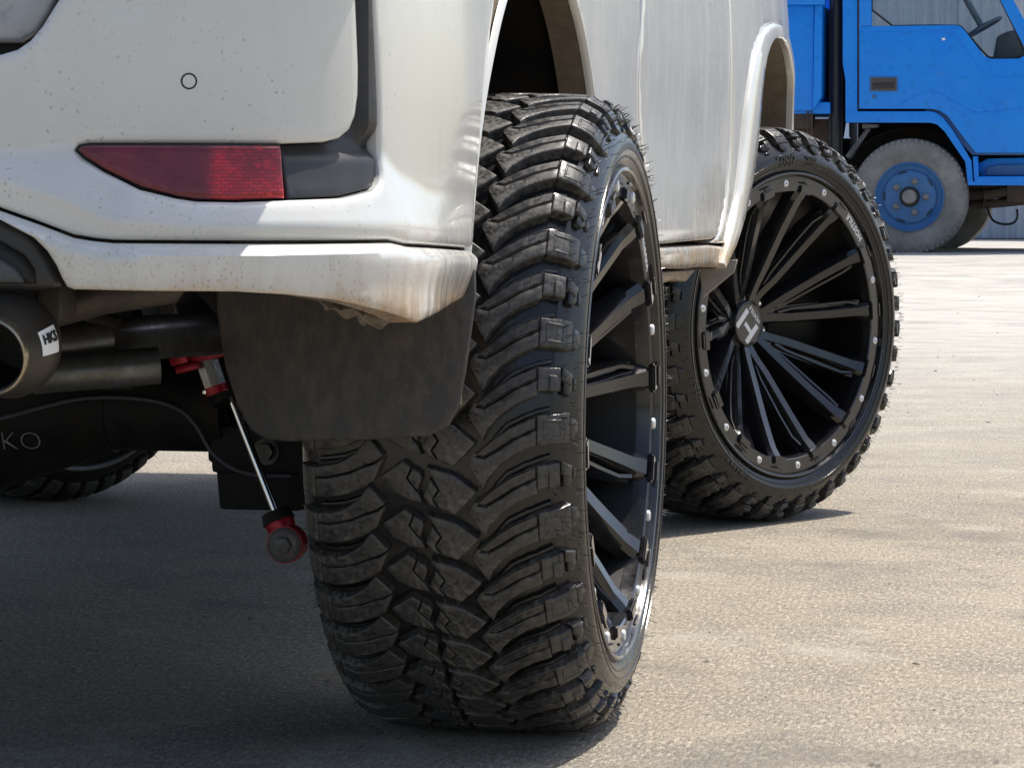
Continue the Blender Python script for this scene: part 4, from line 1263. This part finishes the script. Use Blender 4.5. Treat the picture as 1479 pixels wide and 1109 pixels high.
# step below the door
b = MB(); b.prism(PX([(1412, 236), (1425, 229), (1560, 226), (1560, 262), (1409, 262)]), Y0 + .16, Y0 + .20, 'Y', 0, .006); b.prism(PX([(1409, 255), (1560, 254), (1560, 264), (1407, 264)]), Y0 + .0, Y0 + .19, 'Y', 0, .01); b.prism(PX([(1405, 226), (1412, 226), (1414, 262), (1407, 262)]), Y0 + .01, Y0 + .18, 'Y', 0, .004)
tb(b, 'cab_step', M_BLUE)
b = MB(); b.prism(PX([(1424, 242), (1440, 238), (1560, 236), (1560, 253), (1422, 254)]), Y0 + .12, Y0 + .158, 'Y', 0, .01); tb(b, 'step_tread', M_BLUE2)
# inside the cab
b = MB(); p0 = px(1396, 55, Y0 + .6); p1 = px(1443, 28, Y0 + .6)
cx_, cz_ = (p0[0] + p1[0]) / 2, (p0[1] + p1[1]) / 2
Mx = Matrix.Translation((cx_, Y0 + .55, cz_)) @ Matrix.Rotation(-math.atan2(p1[1] - p0[1], p1[0] - p0[0]), 4, 'Y') @ Matrix.Rotation(PI / 2, 4, 'Y')
b.lathe([(.012 * math.cos(q), .14 + .014 * math.sin(q)) for q in np.linspace(0, 2 * PI, 9)[:-1]], 40, 0, Mx, True)
for k in range(3):
    q = k * 2 * PI / 3
    v = Mx @ Vector((0, .14 * math.cos(q), .14 * math.sin(q))); b.tube([Mx @ Vector((-.02, 0, 0)), v], .010, 6)
b.tube([Mx @ Vector((-.02, 0, 0)), Mx @ Vector((-.5, 0, 0))], .022, 8)
tb(b, 'steering_wheel', mottled('pale_worn_wheel', (0.45, 0.45, 0.42), (0.30, 0.29, 0.27), 12, .5))
b = MB(); b.prism(PX([(1445, 60), (1460, 52), (1530, 40), (1530, 160), (1452, 130), (1440, 90)], Y0 + .9), Y0 + .2, Y0 + 1.5, 'Y', 0, .02); tb(b, 'dashboard', mottled('grey_dash', (0.20, 0.20, 0.19), (0.14, 0.14, 0.13), 8, .6))
b = MB(); b.box((-.15, Y0 + .12, 1.18), (.45, Y0 + 1.5, 1.36), 0, .05); b.box((-.18, Y0 + .12, 1.3), (-.05, Y0 + 1.5, 1.62), 0, .05); tb(b, 'bench_seat', mottled('dark_red_seat', (0.10, 0.035, 0.035), (0.06, 0.03, 0.03), 8, .8))
# front wheels
def truck_wheel(y, sgn):
    W = bpy.data.objects.new('truck_wheel', None); C.objects.link(W); W.parent = TR
    W.location = ((.185 if sgn > 0 else .30) - .18, y - 17.6, .615 - .22)
    W.rotation_euler = (0, 0, -sgn * PI / 2)
    b = MB(); b.lathe([(-.20, .22), (-.205, .25), (-.215, .33), (-.19, .385), (-.14, .398), (-.06, .398), (-.02, .388), (-.004, .365), (.006, .33), (.004, .29), (-.006, .25), (-.010, .232)], 96)
    for k in range(60):
        a = 2 * PI * k / 60
        b.box((-.03, .372, -.009), (-.004, .392, .009), 0, .003, Matrix.Rotation(a, 4, 'X'))
    b.build('tyre', M_TRT, W)
    b = MB(); b.lathe([(-.012, .236), (.002, .236), (.004, .228), (-.010, .222), (-.03, .200), (-.034, .186), (-.018, .178), (-.010, .160), (-.010, .120), (-.014, .075), (-.014, .0)], 72)
    r = b.build('rim', M_BLUE2, W)
    b = MB()
    for k in range(5):
        a = 2 * PI * k / 5 + .6
        V = []; F = []
        for i in range(7):
            q = a + (i - 3) * .055
            for rr in (.166, .176): V.append((-.0075, rr * math.cos(q), rr * math.sin(q)))
        F = [[2 * i, 2 * i + 1, 2 * i + 3, 2 * i + 2] for i in range(6)]
        b.add(V, F)
    b.build('vent_slot', M_DARK, r)
    for k in range(5):
        a = 2 * PI * k / 5
        b = MB(); b.lathe([(-.012, .024), (.006, .024), (.012, .016), (.026, .015), (.028, .0)], 12, 0, Matrix.Rotation(a, 4, 'X') @ Matrix.Translation((0, .110, 0))); b.build('wheel_nut', mottled('dull_nut', (0.22, 0.23, 0.24), (0.14, 0.14, 0.14), 30, .5, .4), W)
    b = MB(); b.lathe([(-.013, .070), (-.004, .068), (-.004, .05)], 32, 0); b.build('hub_ring', M_DARK, W)
    b = MB(); b.lathe([(-.01, .052), (.030, .050), (.040, .042), (.042, 0)], 32); b.build('hub_cap', mottled('grey_hub', (0.26, 0.25, 0.24), (0.18, 0.17, 0.16), 20, .5, .3), W)
truck_wheel(Y0 + .03, 1)
truck_wheel(Y0 + 1.58, -1)
for yy, s in ((Y0 + .03, 1), (Y0 + 1.58, -1)):
    W = bpy.data.objects['truck_wheel'] if s == 1 else None
# under-cab shadow box, chassis rails, mud stay, rods
b = MB()
b.box((-6.0, Y0 + .42, .72), (1.35, Y0 + .50, .90), 0, .01); b.box((-6.0, Y0 + 1.10, .72), (1.35, Y0 + 1.18, .90), 0, .01)
b.box((-.20, Y0 + .28, .62), (.95, Y0 + 1.4, .80)); b.tube([(.18, Y0 + .1, .615), (.18, Y0 + 1.5, .615)], .05, 10)
tb(b, 'chassis', M_RUST)
b = MB(); b.box((-.20, Y0 + .41, .60), (1.36, Y0 + 1.52, 1.125)); tb(b, 'under_cab_fill', mat('under_cab_black', (.010, .009, .009), .8))  # dark box added to fill the shade under the cab
b = MB(); b.prism(PX([(1335, 150), (1500, 150), (1500, 224), (1404, 224), (1380, 200), (1362, 180), (1350, 174), (1335, 174)]), Y0 + .052, Y0 + .058, 'Y'); tb(b, 'sliver_backing', M_BLUE2)  # backing plate added to close the bright sliver below the door
b = MB(); b.tube([(x, Y0 + .25, z) for x, z in PX([(1400, 283), (1430, 281), (1479, 272), (1540, 268)], Y0 + .25)], .035, 8); b.tube([(x, Y0 + .35, z) for x, z in PX([(1402, 296), (1440, 294), (1520, 286)], Y0 + .35)], .03, 8)
b.box((*px(1455, 286, Y0 + .3)[:1], Y0 + .2, px(1455, 286)[1] - .03), (px(1490, 286)[0], Y0 + .4, px(1490, 262)[1]), 0, .01)
tb(b, 'steering_rods', M_RUST)
b = MB(); hs = PX([(1426, 300), (1432, 318), (1445, 324), (1462, 324), (1470, 316), (1469, 302)], Y0 + .3); b.tube([(x, Y0 + .3, z) for x, z in chaikin(hs, 2)], .008, 8); tb(b, 'hose', M_DARK)
b = MB(); b.prism(PX([(1222, 178), (1226, 178), (1226, 198), (1229, 200), (1218, 200), (1219, 198)]), Y0 + .0, Y0 + .03, 'Y'); tb(b, 'bracket', mat('pale_bracket', (.40, .50, .62), .5))
b = MB(); b.prism(PX([(1250, 184), (1256, 186), (1226, 230), (1218, 226)]), Y0 + .12, Y0 + .40, 'Y', 0, .006); b.prism(PX([(1244, 179), (1268, 180), (1266, 184), (1244, 186)]), Y0 + .06, Y0 + .3, 'Y', 0, .004); tb(b, 'wing_stay', mottled('grey_stay', (0.12, 0.12, 0.125), (0.07, 0.07, 0.07), 12, .6))
b = MB()
A_ = np.radians(np.linspace(200, -10, 30)); V = []
for yy in (Y0 + .08, Y0 + .40):
    V += [(.185 + .50 * math.cos(q), yy, .615 + .47 * math.sin(q)) for q in A_]
V += [(.185 + .05 * math.cos(q), Y0 + .40, .615 + .05 * math.sin(q)) for q in A_]
b.add(V, [[k * 30 + i, k * 30 + i + 1, (k + 1) * 30 + i + 1, (k + 1) * 30 + i] for k in range(2) for i in range(29)])
tb(b, 'wheel_arch', mottled('dark_arch', (0.012, 0.010, 0.009), (0.028, 0.022, 0.018), 8, .9))
# air duct in the gap between cab and load bed
b = MB(); g0 = px(1192, 0)[0]; g1 = px(1216, 0)[0]
b.box((g0 + .01, Y0 + .18, .60), (g1 - .005, Y0 + 1.4, 2.2), 0, .01); b.tube([((g0 + g1) / 2 + .01, Y0 + .12, .55), ((g0 + g1) / 2 + .01, Y0 + .12, 2.3)], .035, 14)
tb(b, 'intake_duct', mat('black_duct', (.012, .013, .016), .5))
# load bed with drop side
b = MB()
b.prism(PX([(-60, -60), (1193, -60), (1192, 8), (1120, 8), (-60, 8)]), Y0 - .06, Y0 + .06, 'Y', 0, .008)
b.prism(PX([(-60, 8), (1176, 8), (1174, 160), (-60, 160)]), Y0 + .0, Y0 + .05, 'Y', 0, .008)
b.prism(PX([(1177, 8), (1188, 8), (1187, 140), (1174, 161)]), Y0 - .02, Y0 + 1.62, 'Y', 0, .008)
b.box((-6.0, Y0 + .05, 1.18), (-.36, Y0 + 1.6, 1.26), 0, .01); b.box((-6.0, Y0 + 1.56, 1.2), (-.36, Y0 + 1.62, 2.2), 0, .01)
tb(b, 'load_bed', M_BLUE)
b = MB(); b.prism(PX([(1128, 162), (1170, 162), (1168, 186), (1135, 186)]), Y0 + .1, Y0 + .4, 'Y', 0, .01); b.tube([(px(1172, 160)[0], Y0 + .02, px(1172, 160)[1]), (px(1172, 160)[0], Y0 + .02, px(1172, 205)[1])], .006, 8); b.tube([(px(1166, 160)[0], Y0 + .04, px(1166, 160)[1]), (px(1166, 160)[0], Y0 + .04, px(1166, 205)[1])], .006, 8)
b.box((-1.4, Y0 + .3, .55), (-.36, Y0 + 1.3, 1.15))
tb(b, 'bed_underframe', M_RUST)
for yy, s in ((Y0 + .06, 1), (Y0 + 1.55, -1)):
    W = bpy.data.objects.new('truck_wheel', None); C.objects.link(W); W.parent = TR; W.location = (-3.0 - .18, yy - 17.6, .615 - .22); W.rotation_euler = (0, 0, -s * PI / 2)
    for nm in ('tyre', 'rim'):
        src = [o for o in bpy.data.objects if o.name.split('.')[0] == nm and o.parent and o.parent.name.startswith('truck_wheel')][0]
        c = src.copy(); C.objects.link(c); c.parent = W

# ------------------------------------------------------------------ corrugated fence beyond the truck
FE = empty('corrugated_fence', (0, 23.0, .2))
tag(FE, 'pale corrugated metal sheet fence standing behind the blue truck', 'fence')
M_SHEET = mottled('pale_galvanised_sheet', (0.50, 0.52, 0.54), (0.40, 0.42, 0.45), 4, .5, .1, .05, 0, (1, 1, .2))
def sheet_mesh(wd, h):
    n = int(wd / .0125); V = []; F = []
    for i in range(n + 1):
        x = wd * i / n
        ph = (x / .10) % 1.0
        y = .018 * float(smoothstep(.1, .25, ph) - smoothstep(.55, .7, ph))
        V += [(x, -y, 0), (x, -y, h)]
    F = [[2 * i, 2 * i + 2, 2 * i + 3, 2 * i + 1] for i in range(n)]
    b = MB(); b.add(V, F)
    me = b.mesh('corrugated_sheet', False); smooth(me, 30); me.materials.append(M_SHEET); return me
MS = sheet_mesh(.82, 2.9)
for i in range(16):
    o = bpy.data.objects.new('corrugated_sheet', MS); C.objects.link(o); o.parent = FE
    o.location = (-7 + i * .80, (i % 2) * .004, .03)
b = MB(); b.box((-7, .02, 1.18), (5.8, .06, 1.24)); b.build('red_rail', mottled('faded_red_rail', (0.20, 0.12, 0.11), (0.16, 0.11, 0.10), 6, .7), FE)
b = MB(); b.box((-7, .02, 2.4), (5.8, .06, 2.46)); b.build('top_rail', M_RUST, FE)
for i in range(6):
    b = MB(); b.box((-6.8 + i * 2.4, .07, -.3), (-6.74 + i * 2.4, .13, 2.95)); b.build('fence_post', M_RUST, FE)
b = MB(); b.box((-7, -.05, -.25), (5.8, .02, .04)); b.build('kick_board', mat('dark_kick_board', (.05, .05, .055), .8), FE)
